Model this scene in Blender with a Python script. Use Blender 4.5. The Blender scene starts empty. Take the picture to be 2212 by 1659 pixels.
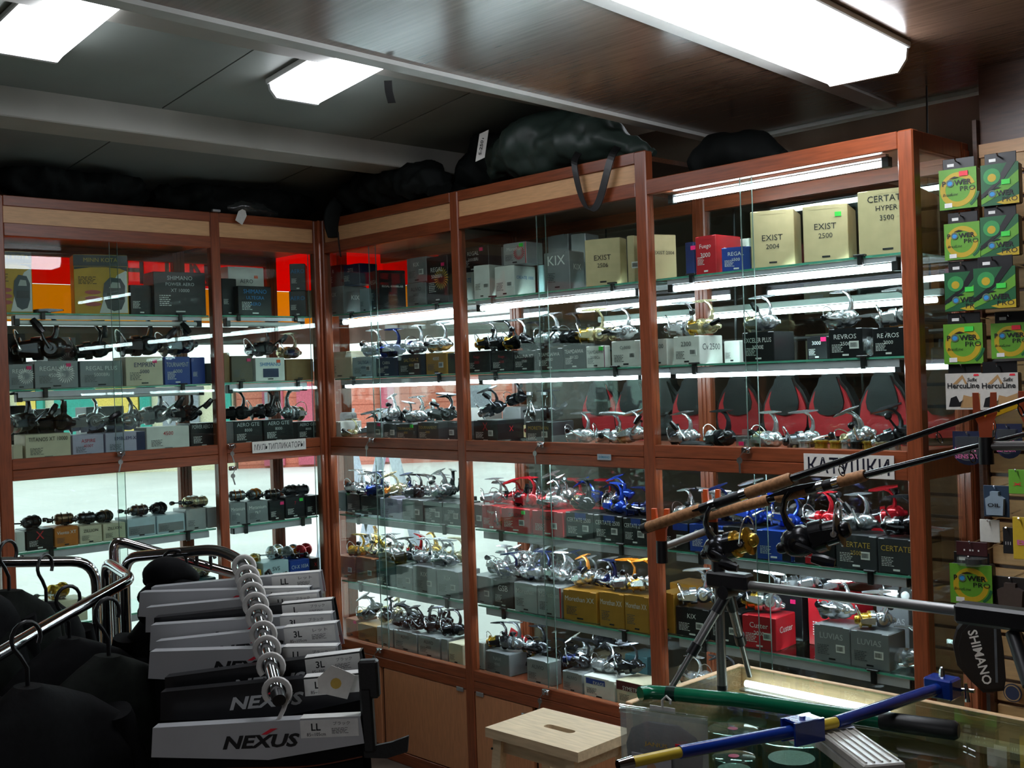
import bpy, bmesh, math, random
from mathutils import Vector, Matrix
random.seed(7)
PI = math.pi
SC = bpy.context.scene
COL = SC.collection

# ---------------------------------------------------------------- camera
IW, IH, FPX = 2212.0, 1659.0, 2458.92
CAM = Vector((4.2803, -2.9011, 1.6))
YAW, PITCH, ROLL = 0.8117, -0.0051, -0.0339
_f = Vector((-math.sin(YAW) * math.cos(PITCH), math.cos(YAW) * math.cos(PITCH), math.sin(PITCH)))
_r = Vector((math.cos(YAW), math.sin(YAW), 0))
_u = _r.cross(_f)
RT = math.cos(ROLL) * _r + math.sin(ROLL) * _u
UP = -math.sin(ROLL) * _r + math.cos(ROLL) * _u
FW = _f
cd = bpy.data.cameras.new('camera')
cd.sensor_width = 36.0
cd.lens = FPX / IW * 36.0
cd.clip_start = 0.02
cd.clip_end = 300
cam = bpy.data.objects.new('camera', cd)
cam.matrix_world = Matrix(((RT.x, UP.x, -FW.x, CAM.x), (RT.y, UP.y, -FW.y, CAM.y), (RT.z, UP.z, -FW.z, CAM.z), (0, 0, 0, 1)))
COL.objects.link(cam)
SC.camera = cam

# ---------------------------------------------------------------- world, exposure
w = bpy.data.worlds.new('overcast_sky')
SC.world = w
w.use_nodes = True
w.node_tree.nodes['Background'].inputs[0].default_value = (0.88, 0.94, 1.0, 1)
w.node_tree.nodes['Background'].inputs[1].default_value = 2.3
SC.view_settings.view_transform = 'Standard'
SC.view_settings.look = 'None'
SC.view_settings.exposure = 0.0
SC.view_settings.gamma = 1.0
SC.view_settings.use_curve_mapping = False
SC.cycles.transparent_max_bounces = 40
SC.cycles.max_bounces = 8
SC.cycles.diffuse_bounces = 3
SC.cycles.glossy_bounces = 4
SC.cycles.transmission_bounces = 6
SC.cycles.caustics_reflective = False
SC.cycles.caustics_refractive = False
SC.cycles.sample_clamp_indirect = 4.0
LAMP_CEIL = 17.0      # ceiling fittings
LAMP_SHELF = 42.0    # tubes in the show cases

# ---------------------------------------------------------------- colours and materials
def lin(c):
    return c / 12.92 if c <= 0.04045 else ((c + 0.055) / 1.055) ** 2.4
def hexc(h):
    return tuple(lin(int(h[i:i + 2], 16) / 255) for i in (0, 2, 4)) + (1,)
MATS = {}
def mat(name, col, rough=0.5, metal=0.0, var=0.12, scale=40.0, bump=0.0, spec=0.5, stretch=None, trans=0.0, coat=0.0, col2=None):
    """Principled material whose colour and relief come from a noise field in object space."""
    if name in MATS:
        return MATS[name]
    m = bpy.data.materials.new(name)
    m.use_nodes = True
    nt = m.node_tree
    b = nt.nodes['Principled BSDF']
    c = hexc(col)
    b.inputs['Roughness'].default_value = rough
    b.inputs['Metallic'].default_value = metal
    b.inputs['Specular IOR Level'].default_value = spec
    b.inputs['Coat Weight'].default_value = coat
    if trans:
        b.inputs['Transmission Weight'].default_value = trans
    tc = nt.nodes.new('ShaderNodeTexCoord')
    mp = nt.nodes.new('ShaderNodeMapping')
    if stretch:
        mp.inputs['Scale'].default_value = stretch
    nt.links.new(tc.outputs['Object'], mp.inputs['Vector'])
    nz = nt.nodes.new('ShaderNodeTexNoise')
    nz.inputs['Scale'].default_value = scale
    nz.inputs['Detail'].default_value = 4
    nt.links.new(mp.outputs[0], nz.inputs['Vector'])
    rp = nt.nodes.new('ShaderNodeValToRGB')
    d = hexc(col2) if col2 else tuple(x * (1 - 2 * var) for x in c[:3]) + (1,)
    e = c if col2 else tuple(min(1, x * (1 + var)) for x in c[:3]) + (1,)
    rp.color_ramp.elements[0].position = 0.3
    rp.color_ramp.elements[1].position = 0.7
    rp.color_ramp.elements[0].color = d
    rp.color_ramp.elements[1].color = e
    nt.links.new(nz.outputs['Fac'], rp.inputs[0])
    nt.links.new(rp.outputs[0], b.inputs['Base Color'])
    if bump:
        bp = nt.nodes.new('ShaderNodeBump')
        bp.inputs['Strength'].default_value = bump
        bp.inputs['Distance'].default_value = 0.004
        nt.links.new(nz.outputs['Fac'], bp.inputs['Height'])
        nt.links.new(bp.outputs[0], b.inputs['Normal'])
    MATS[name] = m
    return m
def emit(name, col, s):
    if name in MATS:
        return MATS[name]
    m = bpy.data.materials.new(name)
    m.use_nodes = True
    nt = m.node_tree
    nt.nodes.remove(nt.nodes['Principled BSDF'])
    e = nt.nodes.new('ShaderNodeEmission')
    e.inputs[0].default_value = hexc(col)
    e.inputs[1].default_value = s
    nt.links.new(e.outputs[0], nt.nodes['Material Output'].inputs[0])
    MATS[name] = m
    return m
def glass(name, tint='f4fbf8', base=0.025, gain=0.9, rough=0.0, power=3.5, haze=0.0):
    """Clear sheet: looks straight through, mirrors more at grazing angles."""
    if name in MATS:
        return MATS[name]
    m = bpy.data.materials.new(name)
    m.use_nodes = True
    nt = m.node_tree
    nt.nodes.remove(nt.nodes['Principled BSDF'])
    tr = nt.nodes.new('ShaderNodeBsdfTransparent')
    tr.inputs[0].default_value = hexc(tint)
    gl = nt.nodes.new('ShaderNodeBsdfGlossy')
    gl.inputs['Roughness'].default_value = rough
    lw = nt.nodes.new('ShaderNodeLayerWeight')
    lw.inputs[0].default_value = 0.5
    p = nt.nodes.new('ShaderNodeMath'); p.operation = 'POWER'; p.inputs[1].default_value = power
    nt.links.new(lw.outputs['Facing'], p.inputs[0])
    ma = nt.nodes.new('ShaderNodeMath'); ma.operation = 'MULTIPLY_ADD'
    ma.inputs[1].default_value = gain; ma.inputs[2].default_value = base
    nt.links.new(p.outputs[0], ma.inputs[0])
    mx = nt.nodes.new('ShaderNodeMixShader')
    nt.links.new(ma.outputs[0], mx.inputs[0])
    nt.links.new(tr.outputs[0], mx.inputs[1])
    nt.links.new(gl.outputs[0], mx.inputs[2])
    out = mx
    if haze:
        df = nt.nodes.new('ShaderNodeBsdfDiffuse')
        df.inputs[0].default_value = hexc('dfe4e2')
        m2 = nt.nodes.new('ShaderNodeMixShader')
        m2.inputs[0].default_value = haze
        nt.links.new(mx.outputs[0], m2.inputs[1])
        nt.links.new(df.outputs[0], m2.inputs[2])
        out = m2
    nt.links.new(out.outputs[0], nt.nodes['Material Output'].inputs[0])
    MATS[name] = m
    return m
def translucent(name, col):
    if name in MATS:
        return MATS[name]
    m = bpy.data.materials.new(name)
    m.use_nodes = True
    nt = m.node_tree
    nt.nodes.remove(nt.nodes['Principled BSDF'])
    a = nt.nodes.new('ShaderNodeBsdfTranslucent'); a.inputs[0].default_value = hexc(col)
    b = nt.nodes.new('ShaderNodeBsdfDiffuse'); b.inputs[0].default_value = hexc(col)
    mx = nt.nodes.new('ShaderNodeMixShader'); mx.inputs[0].default_value = 0.3
    nt.links.new(a.outputs[0], mx.inputs[1]); nt.links.new(b.outputs[0], mx.inputs[2])
    nt.links.new(mx.outputs[0], nt.nodes['Material Output'].inputs[0])
    MATS[name] = m
    return m
def printed(name, col, rough=0.45):
    return mat(name, col, rough, var=0.03, scale=90)

# ---------------------------------------------------------------- meshes
class MB:
    """Collects simple solids; build() links them as one mesh object."""
    def __init__(s):
        s.v, s.f, s.sm = [], [], []
    def add(s, vs, fs, smooth=False):
        n = len(s.v)
        s.v += [tuple(p) for p in vs]
        s.f += [tuple(i + n for i in q) for q in fs]
        s.sm += [smooth] * len(fs)
        return s
    def box(s, x0, x1, y0, y1, z0, z1, c=0.0):
        if c <= 0:
            vs = [(x, y, z) for z in (z0, z1) for x, y in ((x0, y0), (x1, y0), (x1, y1), (x0, y1))]
            return s.add(vs, [(3, 2, 1, 0), (4, 5, 6, 7), (0, 1, 5, 4), (1, 2, 6, 5), (2, 3, 7, 6), (3, 0, 4, 7)])
        c = min(c, (x1 - x0) * .45, (y1 - y0) * .45, (z1 - z0) * .45)
        bm = bmesh.new()
        L = []
        for X, ix in ((x0, 1), (x1, -1)):
            for Y, iy in ((y0, 1), (y1, -1)):
                for Z, iz in ((z0, 1), (z1, -1)):
                    L += [bm.verts.new((X, Y + iy * c, Z + iz * c)), bm.verts.new((X + ix * c, Y, Z + iz * c)), bm.verts.new((X + ix * c, Y + iy * c, Z))]
        bmesh.ops.convex_hull(bm, input=L)
        bmesh.ops.dissolve_limit(bm, angle_limit=0.01, verts=bm.verts, edges=bm.edges)
        bm.verts.index_update()
        s.add([v.co[:] for v in bm.verts], [[v.index for v in f.verts] for f in bm.faces])
        bm.free()
        return s
    def obox(s, c, ax, ay, az):
        """box from its centre and three half-axis vectors"""
        c, ax, ay, az = Vector(c), Vector(ax), Vector(ay), Vector(az)
        vs = [c + i * ax + j * ay + k * az for k in (-1, 1) for i, j in ((-1, -1), (1, -1), (1, 1), (-1, 1))]
        return s.add(vs, [(3, 2, 1, 0), (4, 5, 6, 7), (0, 1, 5, 4), (1, 2, 6, 5), (2, 3, 7, 6), (3, 0, 4, 7)])
    def tube(s, pts, r, n=8, closed=False, cap=True, flat=1.0):
        pts = [Vector(p) for p in pts]
        m = len(pts)
        rr = r if isinstance(r, (list, tuple)) else [r] * m
        vs, fs = [], []
        up = None
        for i, p in enumerate(pts):
            a = pts[(i - 1) % m] if (closed or i > 0) else p
            b = pts[(i + 1) % m] if (closed or i < m - 1) else p
            t = (b - a).normalized() if (b - a).length > 1e-9 else Vector((0, 0, 1))
            if up is None:
                up = Vector((0, 0, 1)) if abs(t.z) < 0.9 else Vector((1, 0, 0))
            x = t.cross(up)
            if x.length < 1e-6:
                x = t.orthogonal()
            x.normalize()
            y = x.cross(t).normalized()
            up = y
            for k in range(n):
                q = 2 * PI * k / n
                vs.append(p + rr[i] * (math.cos(q) * x + flat * math.sin(q) * y))
        for i in range(m if closed else m - 1):
            for k in range(n):
                a, b = i * n + k, i * n + (k + 1) % n
                c, d = ((i + 1) % m) * n + (k + 1) % n, ((i + 1) % m) * n + k
                fs.append((a, b, c, d))
        s.add(vs, fs, True)
        if cap and not closed:
            s.add(vs[:n], [tuple(range(n))[::-1]])
            s.add(vs[-n:], [tuple(range(n))])
        return s
    def lathe(s, prof, n=14, axis='x', sy=1.0, sz=1.0, off=(0, 0, 0), cap=True):
        """prof: (position along axis, radius)"""
        vs, fs = [], []
        for a, r in prof:
            for k in range(n):
                q = 2 * PI * k / n
                c, d = r * math.cos(q) * sy, r * math.sin(q) * sz
                p = (a, c, d) if axis == 'x' else (d, a, c) if axis == 'y' else (c, d, a)
                vs.append((p[0] + off[0], p[1] + off[1], p[2] + off[2]))
        for i in range(len(prof) - 1):
            for k in range(n):
                fs.append((i * n + k, i * n + (k + 1) % n, (i + 1) * n + (k + 1) % n, (i + 1) * n + k))
        if cap:
            fs.append(tuple(range(n))[::-1])
            fs.append(tuple((len(prof) - 1) * n + k for k in range(n)))
        return s.add(vs, [q[::-1] for q in fs] if axis == 'zz' else fs, True)
    def prism(s, outline, d0, d1, axis='y'):
        """outline in the plane across the axis, extruded from d0 to d1"""
        n = len(outline)
        def P(a, b, d):
            return (a, d, b) if axis == 'y' else (d, a, b) if axis == 'x' else (a, b, d)
        vs = [P(a, b, d0) for a, b in outline] + [P(a, b, d1) for a, b in outline]
        fs = [tuple(range(n)), tuple(range(2 * n - 1, n - 1, -1))] + [(i, i + n, (i + 1) % n + n, (i + 1) % n) for i in range(n)]
        return s.add(vs, fs)
    def grid(s, rows, closed_u=False, smooth=True):
        """rows of points of equal length"""
        n = len(rows[0])
        vs = [p for r in rows for p in r]
        fs = []
        for i in range(len(rows) - 1):
            for k in range(n if closed_u else n - 1):
                fs.append((i * n + k, i * n + (k + 1) % n, (i + 1) * n + (k + 1) % n, (i + 1) * n + k))
        return s.add(vs, fs, smooth)
    def mesh(s, name, fix=True, sharp=40):
        me = bpy.data.meshes.new(name)
        me.from_pydata(s.v, [], s.f)
        if fix:
            bm = bmesh.new(); bm.from_mesh(me)
            bmesh.ops.recalc_face_normals(bm, faces=bm.faces)
            bm.to_mesh(me); bm.free()
        if any(s.sm):
            me.polygons.foreach_set('use_smooth', s.sm)
            me.set_sharp_from_angle(angle=math.radians(sharp))
        me.update()
        return me
    def build(s, name, m, parent=None, **k):
        return link(name, s.mesh(name, **k), m, parent)
def link(name, me, m, parent=None, loc=None, rot=None, scale=None):
    o = bpy.data.objects.new(name, me)
    COL.objects.link(o)
    if m is not None:
        if not me.materials:
            me.materials.append(None)
        o.material_slots[0].link = 'OBJECT'
        o.material_slots[0].material = m
    if parent is not None:
        o.parent = parent
    if loc is not None:
        o.location = loc
    if rot is not None:
        o.rotation_euler = rot
    if scale is not None:
        o.scale = scale if not isinstance(scale, (int, float)) else (scale,) * 3
    return o
def tag(o, label, cat, group=None):
    o['label'] = label
    o['category'] = cat
    if group:
        o['group'] = group
    return o
def thing(name, label, cat, loc=(0, 0, 0), rot=(0, 0, 0), group=None, scale=1.0):
    o = bpy.data.objects.new(name, None)
    o.empty_display_size = 0.05
    COL.objects.link(o)
    o.location = loc
    o.rotation_euler = rot
    o.scale = (scale,) * 3
    return tag(o, label, cat, group)
def struct(o):
    o['kind'] = 'structure'
    return o
def part(name, m, parent, *boxes, c=0.0):
    b = MB()
    for q in boxes:
        b.box(*q, c=c)
    return b.build(name, m, parent)

# lettering: each string once as a mesh of unit cap height, centred, standing in the XZ plane and facing -Y
TXT = {}
def text_mesh(s, bold=0.0, slant=0.0, res=2, spacing=1.0):
    key = (s, bold, slant, spacing)
    if key in TXT:
        return TXT[key]
    cu = bpy.data.curves.new('lettering', 'FONT')
    cu.body = s
    cu.align_x = 'CENTER'
    cu.align_y = 'CENTER'
    cu.size = 1.0
    cu.offset = bold
    cu.shear = slant
    cu.resolution_u = res
    cu.space_character = spacing
    o = bpy.data.objects.new('lettering', cu)
    COL.objects.link(o)
    me = bpy.data.meshes.new_from_object(o.evaluated_get(bpy.context.evaluated_depsgraph_get()))
    bpy.data.objects.remove(o)
    bpy.data.curves.remove(cu)
    if len(me.vertices):
        xs = [v.co.x for v in me.vertices]; ys = [v.co.y for v in me.vertices]
        cx, cy, h, wd = (min(xs) + max(xs)) / 2, (min(ys) + max(ys)) / 2, max(ys) - min(ys), max(xs) - min(xs)
        for v in me.vertices:
            v.co = ((v.co.x - cx) / h, 0, (v.co.y - cy) / h)
        me['w'] = wd / h
    else:
        me['w'] = 1.0
    me.materials.clear()
    me.materials.append(None)
    TXT[key] = me
    return me
def lettering(s, m, parent, loc, h=None, width=None, rot=(0, 0, 0), name='lettering', **k):
    me = text_mesh(s, **k)
    if h is None:
        sx = sz = width / me['w']
    else:
        sz = h
        sx = h if width is None else width / me['w']
    return link(name, me, m, parent, loc, rot, (sx, 1, sz))

# ---------------------------------------------------------------- runs of show cases
# run B stands along +X (front at y = 0), run A along -Y (front at x = 0); (u, v) = along the front, depth behind it
def run_pt(run, u, v, z):
    return Vector((u, v, z)) if run == 'B' else Vector((-v, u, z))
def solve_u(run, px, v, z):
    """u on the line (v, z) of a run that is seen in column px of the photograph"""
    k = RT - FW * ((px - IW / 2) / FPX)
    a = run_pt(run, 0, v, z) - CAM
    b = run_pt(run, 1, v, z) - run_pt(run, 0, v, z)
    return -a.dot(k) / b.dot(k)
def solve_line(px, p, d):
    k = RT - FW * ((px - IW / 2) / FPX)
    return -(Vector(p) - CAM).dot(k) / Vector(d).dot(k)
def solve_z(py, x, y):
    k = UP + FW * ((py - IH / 2) / FPX)
    return -(Vector((x, y, 0)) - CAM).dot(k) / k.z
def ray_at(px, py, axis, val):
    v = FW + RT * ((px - IW / 2) / FPX) - UP * ((py - IH / 2) / FPX)
    i = 'xyz'.index(axis)
    return CAM + v * ((val - CAM[i]) / v[i])
def at_depth(px, py, d):
    return CAM + d * (FW + RT * ((px - IW / 2) / FPX) - UP * ((py - IH / 2) / FPX))
# ---------------------------------------------------------------- materials of the place
WOOD = mat('cherry_film', '884528', 0.33, var=0.16, scale=9, stretch=(14, 14, 1.2), bump=0.03)
WOODX = mat('cherry_film_across', '884528', 0.33, var=0.16, scale=9, stretch=(1.2, 14, 14), bump=0.03)
DARKWOOD = mat('dark_veneer', '5c3a28', 0.35, var=0.2, scale=8, stretch=(1.5, 12, 12))
BEECH = mat('beech_laminate', 'd9a878', 0.42, var=0.06, scale=14, stretch=(1.5, 10, 12))
BEECHV = mat('beech_laminate_upright', 'c08058', 0.42, var=0.08, scale=14, stretch=(12, 10, 1.5))
PINE = mat('light_pine', 'd8b183', 0.5, var=0.1, scale=10, stretch=(1.5, 9, 9), bump=0.05)
GLASS = glass('case_glass')
SHELFGLASS = glass('shelf_glass', 'e9f6f1', 0.04, 0.7)
BACKGLASS = glass('back_glass', 'f2f8f6', 0.07, 0.9)
GEDGE = mat('glass_edge', '5fae95', 0.15, var=0.1, spec=0.8)
DEDGE = mat('glass_door_edge', '6d7f7a', 0.2, var=0.1, spec=0.6)
STRIP = mat('lamp_strip', 'c4c0c8', 0.4, 0.25, var=0.04, scale=30)
ALU = mat('brushed_aluminium', 'b9bcc0', 0.35, 0.9, var=0.05, scale=30, stretch=(1, 30, 30))
BLACK = mat('black_plastic', '121214', 0.38, var=0.2)
CHROME = mat('chrome', 'd6d8dc', 0.08, 1.0, var=0.03)
TUBE = emit('fluorescent_tube', 'eaf4ff', LAMP_SHELF)
TUBEOFF = mat('unlit_tube', 'e8eceb', 0.25, var=0.02)
WHITEP = mat('white_paint', 'd8dad6', 0.45, var=0.05, scale=12)
GREYCEIL = mat('grey_ceiling_panel', '8f9690', 0.55, var=0.06, scale=3)
BROWNCEIL = mat('brown_ceiling_panel', '7d6353', 0.22, spec=0.8, var=0.12, scale=5, stretch=(1, 20, 1))
FLOORM = mat('floor_tile', '6f655c', 0.4, var=0.2, scale=6)
PLASTER = mat('dim_wall', '6a5a4c', 0.7, var=0.1, scale=4)
# levels
HTOP, HP1, HP0, HG, M1, M2, LB, CT = 2.333, 2.294, 2.232, 2.184, 1.365, 1.2845, 0.47, 0.388
U1, U2, L1, L2 = 1.91, 1.625, 1.018, 0.722
DEP = 0.345

# ---------------------------------------------------------------- room shell
struct(part('floor', FLOORM, None, (-0.5, 7, -7, 4.5, -0.06, 0)))
struct(part('wall_right', PLASTER, None, (7, 7.1, -7, 4.5, 0, 2.9)))
struct(part('wall_front', PLASTER, None, (-0.5, 7.1, -7.1, -7, 0, 2.9)))
struct(part('wall_annex', PLASTER, None, (0.9, 7.1, 4.5, 4.6, 0, 2.9)))
struct(part('wall_annex_side', PLASTER, None, (0.86, 0.92, 0.40, 4.5, 0, 2.9)))
# window wall behind run A, and behind the first case of run B: low sill wall, wall above
struct(part('wall_left', PLASTER, None, (-0.52, -0.40, -7, 0.52, -0.06, 0.42), (-0.52, -0.40, -7, 0.52, 2.31, 2.9), (-0.52, -0.40, -7, -2.35, 0.42, 2.31)))
struct(part('wall_back', BEECH, None, (-0.40, 0.92, 0.40, 0.52, -0.06, 0.42), (-0.40, 0.92, 0.40, 0.52, 2.31, 2.9)))
# sloping grey ceiling above the corner and the lower brown ceiling
b = MB()
def slope(x):
    return 2.5 + 0.1 * x
yy = [-7, -3.0, -2.05, -1.06, -0.18, 0.45]
struct(part('light_leak_stop', WHITEP, None, (-.40, -.346, -2.3, .40, 2.30, 2.318), (-.346, .92, .346, .40, 2.30, 2.318)))  # unseen filler added behind the cases, keeps red sign light from leaking up
ceil = bpy.data.objects.new('ceiling', None); COL.objects.link(ceil); struct(ceil)
for i in range(5):
    b = MB()
    y0, y1 = yy[i] + (0.003 if i else 0), yy[i + 1] - 0.003
    b.add([(-0.5, y0, slope(-0.5)), (2.2, y0, slope(2.2)), (2.2, y1, slope(2.2)), (-0.5, y1, slope(-0.5)),
           (-0.5, y0, slope(-0.5) + .05), (2.2, y0, slope(2.2) + .05), (2.2, y1, slope(2.2) + .05), (-0.5, y1, slope(-0.5) + .05)],
          [(0, 1, 2, 3), (7, 6, 5, 4), (0, 4, 5, 1), (1, 5, 6, 2), (2, 6, 7, 3), (3, 7, 4, 0)])
    b.build('ceiling_panel', GREYCEIL, ceil)
struct(part('ceiling_backing', PLASTER, None, (-0.5, 2.2, -7, 0.52, 2.80, 2.85)))
DZ = 2.45
ec = 1.80
low = bpy.data.objects.new('ceiling_lowered', None); COL.objects.link(low); struct(low)
def edge_x(y):
    return 1.815 - .055 * y      # the lowered ceiling's edge runs slightly askew
def skew(name, m, par, y0, y1, a0, a1, z0, z1, fixed=None):
    """slab from the askew edge + a0 to edge + a1 (or to a fixed x)"""
    b = MB(); vs = []
    for z in (z0, z1):
        vs += [(edge_x(y0) + a0, y0, z), (fixed if fixed else edge_x(y0) + a1, y0, z), (fixed if fixed else edge_x(y1) + a1, y1, z), (edge_x(y1) + a0, y1, z)]
    b.add(vs, [(3, 2, 1, 0), (4, 5, 6, 7), (0, 1, 5, 4), (1, 2, 6, 5), (2, 3, 7, 6), (3, 0, 4, 7)])
    return b.build(name, m, par)
skew('ceiling_panel', BROWNCEIL, low, -7, .585, .030, 0, DZ, DZ + .03, 7)
skew('ceiling_panel', BROWNCEIL, low, .655, 4.5, .030, 0, DZ, DZ + .03, 7)
skew('ceiling_slab', PLASTER, low, -7, 4.5, .0, 0, DZ + .03, DZ + .09, 7)
part('ceiling_slab', PLASTER, low, (0.86, 1.76, 0.46, 4.5, DZ + .06, DZ + .14))
struct(skew('trim_1', WHITEP, None, -7, 4.5, -.02, .030, DZ - .012, DZ + .06))
struct(part('trim_3', WHITEP, None, (1.82, 7, 0.597, 0.643, DZ - .012, DZ + .02)))
b = MB(); b.add([(2.40 + .097 * (.585 - y) + dx, y, z) for z in (DZ - .008, DZ + .01) for y, dx in ((-3, 0), (-3, .07), (.585, .07), (.585, 0))], [(3, 2, 1, 0), (4, 5, 6, 7), (0, 1, 5, 4), (1, 2, 6, 5), (2, 3, 7, 6), (3, 0, 4, 7)])
struct(b.build('trim_2', WHITEP))
# beams (cable ducts) under the sloping ceiling
for i, (x0, x1, h) in enumerate(((0.46, 0.64, 0.085), (1.34, 1.50, 0.05))):
    b = MB()
    zt = slope((x0 + x1) / 2) + .02
    b.box(x0, x1, -7, 0.42, zt - h - .02, zt, c=.004)
    struct(b.build('beam_%d' % (i + 1), mat('beam_paint', 'a9a79f', .5, var=.05, scale=6)))

# ---------------------------------------------------------------- light fittings
def ceiling_lamp(label, c, L, wd, rot, h=0.075, k=1.0):
    t = thing('ceiling_light', label, 'lamp', c, rot, 'fluorescent ceiling lights')
    b = MB()
    b.box(-L / 2, L / 2, -wd / 2 - .012, wd / 2 + .012, -.018, 0, c=.003)
    b.build('housing', WHITEP, t)
    ol = [(-wd / 2, -.016), (-wd / 2 * .97, -h * .6), (-wd / 2 * .78, -h), (wd / 2 * .78, -h), (wd / 2 * .97, -h * .6), (wd / 2, -.016)]
    MB().prism(ol, -L / 2 + .012, L / 2 - .012, axis='x').build('diffuser', emit('lamp_diffuser_%d' % round(k * 100), 'f4f8ff', LAMP_CEIL * k), t)
    for s in (-1, 1):
        MB().prism([(a * 1.04, z * 1.04) for a, z in ol], s * (L / 2 - .012), s * L / 2, axis='x').build('end_cap', mat('milky_plastic', 'e9ecee', 0.3, var=0.02), t)
    return t
sl = math.atan(0.1)
ceiling_lamp('long fluorescent ceiling light with milky cover on brown ceiling', (2.788, -0.765, DZ), 1.40, 0.235, (0, 0, PI / 2 + 0.097))
ceiling_lamp('fluorescent light on the sloping grey ceiling above the jacket racks', (1.36, -1.665, slope(1.36) - .002), 0.64, 0.20, (0, -sl, 0), 0.06, 0.62)
ceiling_lamp('fluorescent light on the grey ceiling beside the hanging black strap', (1.37, -0.79, slope(1.37) - .002), 0.64, 0.20, (0, -sl, 0), 0.06, 0.62)
for i, (x, y) in enumerate(((4.2, -4.4), (5.6, -5.2))):
    ceiling_lamp('fluorescent ceiling light further along the brown ceiling', (x, y, DZ), 1.3, .2, (0, 0, PI / 2))
# ---------------------------------------------------------------- show cases
def lock(parent, x, z, y=-0.004, key=True, ang=0.3, boxy=True):
    b = MB()
    b.box(x - .016, x + .016, y - .014, y, z - .009, z + .009, c=.002)
    b.lathe([(y - .024, .007), (y - .013, .0075)], 10, 'y', off=(x + .004, 0, z))
    lk = b.build('lock', CHROME, parent)
    if key:
        k = MB()
        k.lathe([(-.0015, .010), (.0015, .010)], 10, 'y', off=(x - .012, y - .028, z - .030))
        k.obox((x - .012 + .012 * math.sin(ang), y - .028, z - .052), (.003, 0, 0), (0, .0012, 0), (.016 * math.sin(ang), 0, -.016))
        k.tube([(x + .004, y - .025, z), (x - .006, y - .028, z - .012), (x - .012, y - .028, z - .022)], .0015, 5)
        k.build('key', mat('key_steel', '9a9a98', 0.3, 0.9), lk)
def shelf(parent, u0, u1, z, lamp='on', v0=0.035, v1=0.325, style='up'):
    sh = part('shelf', SHELFGLASS, parent, (u0, u1, v0 + .001, v1, z - .006, z))
    part('edge', GEDGE, sh, (u0, u1, v0, v0 + .001, z - .006, z))
    if lamp is None:
        return
    a, b_ = u0 + .04, u1 - .03
    pl, tz_, tr_, tv = {'up': (-.022, -.036, .0105, .022), 'eye': (-.030, -.034, .010, .024), 'low': (-.034, -.023, .008, .030)}[style]
    fx = part('lamp', STRIP, parent, (a, b_, v0 + .006, v0 + .009, z + pl, z - .008), (a, b_, v0 + .009, v0 + .040, z - .011, z - .008))
    t = MB(); t.tube([(a + .012, v0 + tv, z + tz_), (b_ - .012, v0 + tv, z + tz_)], tr_, 10)
    t.build('tube', TUBE if lamp == 'on' else TUBEOFF, fx)
    for x0, x1 in ((a - .004, a + .018), (b_ - .018, b_ + .004)):
        part('end_cap', BLACK, fx, (x0, x1, v0 + .010, v0 + .040, z + tz_ - .012, z - .011), c=.002)
    L = b_ - a
    for x in (a + .13 * L, a + .87 * L):
        k = MB()
        k.box(x - .008, x + .008, v0 - .006, v0 + .005, z + pl - .003, z + .004, c=.0015)
        k.box(x - .018, x + .018, v0 - .010, v0 + .004, z + .0005, z + .006, c=.0015)
        k.build('clip', BLACK, fx)
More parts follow.
